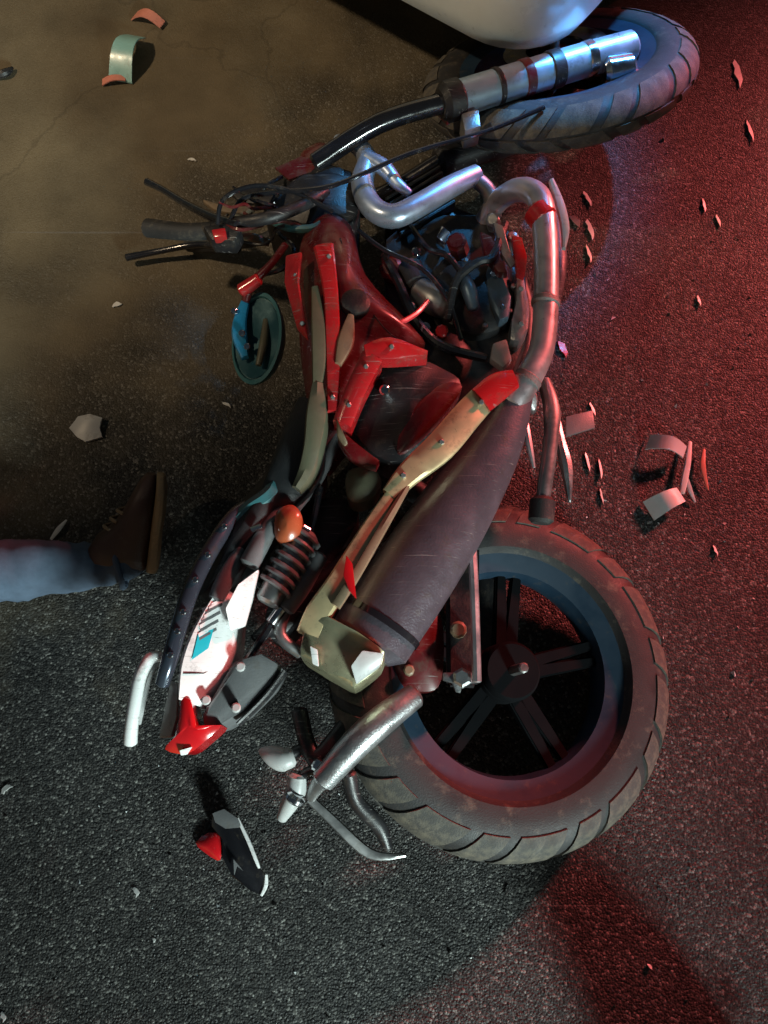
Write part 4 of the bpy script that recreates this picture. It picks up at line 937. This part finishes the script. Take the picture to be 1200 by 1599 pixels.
# plan origin: the sharp corner of the rounded rectangle
org = corner - (ud + vd).normalized() * (rc_ * (math.sqrt(2) - 1))
car = root('parked_car', Vector((org.x + ud.x * 2 + vd.x * .85, org.y + ud.y * 2 + vd.y * .85, 0)))
tag(car, 'white car standing behind the front wheel, its rounded bumper corner at the top edge', 'car')
def carpt(u, v, z): return Vector((org.x, org.y, z)) + ud * u + vd * v
def rrect(u0, u1, v0, v1, r, n=8):
    out = []
    for cu, cv, a in ((u0 + r, v0 + r, 180), (u1 - r, v0 + r, 270), (u1 - r, v1 - r, 0), (u0 + r, v1 - r, 90)):
        for k in range(n + 1): an_ = R(a + 90 * k / n); out.append((cu + r * math.cos(an_), cv + r * math.sin(an_)))
    return out
def stack(levels):
    bm = bmesh.new(); rows = []
    for (z, u0, u1, v0, v1, r) in levels: rows.append([bm.verts.new(carpt(a, b, z)) for a, b in rrect(u0, u1, v0, v1, r)])
    for A, Bq in zip(rows, rows[1:]):
        for k in range(len(A)): bm.faces.new((A[k], A[(k + 1) % len(A)], Bq[(k + 1) % len(A)], Bq[k]))
    bm.faces.new(rows[0][::-1]); bm.faces.new(rows[-1]); return bm
L_, Wd = 4.1, 1.7
build('body', stack([(.26, .10, L_ - .1, .08, Wd - .08, .15), (.28, .03, L_ - .03, .03, Wd - .03, .16), (.34, 0, L_, 0, Wd, rc_), (.48, 0, L_, 0, Wd, rc_), (.56, .02, L_ - .02, .01, Wd - .01, rc_), (.70, .06, L_ - .04, .02, Wd - .02, .20), (.82, .14, L_ - .06, .05, Wd - .05, .24), (.90, .30, L_ - .10, .10, Wd - .10, .32), (.93, .55, L_ - .2, .16, Wd - .16, .28)]), M['carpaint'], car)
build('windows', stack([(.925, 1.05, L_ - .35, .12, Wd - .12, .2), (1.15, 1.42, L_ - .55, .2, Wd - .2, .2), (1.36, 1.75, L_ - .85, .27, Wd - .27, .2)]), M['carglass'], car)
build('roof', stack([(1.355, 1.72, L_ - .8, .25, Wd - .25, .22), (1.40, 1.76, L_ - .86, .28, Wd - .28, .22), (1.43, 1.95, L_ - 1.1, .4, Wd - .4, .2)]), M['carpaint'], car)
for u in (.95, 3.35):
    for v, s in ((.10, -1), (Wd - .10, 1)):
        Mx = frame(carpt(u, v - .06 * s, .30), vd * s, (0, 0, 1))
        wv = build('car_wheel', lathe(bmesh.new(), [(.18, -.14), (.27, -.14), (.30, -.11), (.30, .04), (.27, .075), (.19, .07), (.18, .04)], 40, Mx, closed=True), M['rubber'], car)
        build('wheel_cover', lathe(bmesh.new(), [(.001, .06), (.06, .065), (.12, .045), (.175, .06), (.19, .065)], 40, Mx), M['alloy'], wv)
for v in (.34, Wd - .34):
    c = carpt(.055, v, .64); Mx = frame(c, -ud + Vector((0, 0, .15)), vd)
    b = lathe(bmesh.new(), [(.001, .03), (.07, .022), (.10, .0), (.10, -.03)], 28); bmesh.ops.transform(b, matrix=Mx @ Matrix.Diagonal((1.5, .75, 1, 1)), verts=b.verts); build('headlight', b, M['shard'], car)
build('grille', bar(bmesh.new(), carpt(.03, .55, .60), carpt(.03, Wd - .55, .60), .05, .05, .12, .12, (0, 0, 1), .01), M['black'], car)
for s, v in ((-1, .05), (1, Wd - .05)):
    build('door_mirror', plate(bmesh.new(), [carpt(1.35, v, 1.02), carpt(1.50, v, 1.04), carpt(1.50, v + .2 * s, 1.03), carpt(1.38, v + .2 * s, 1.02)], .13, .02), M['carpaint'], car)
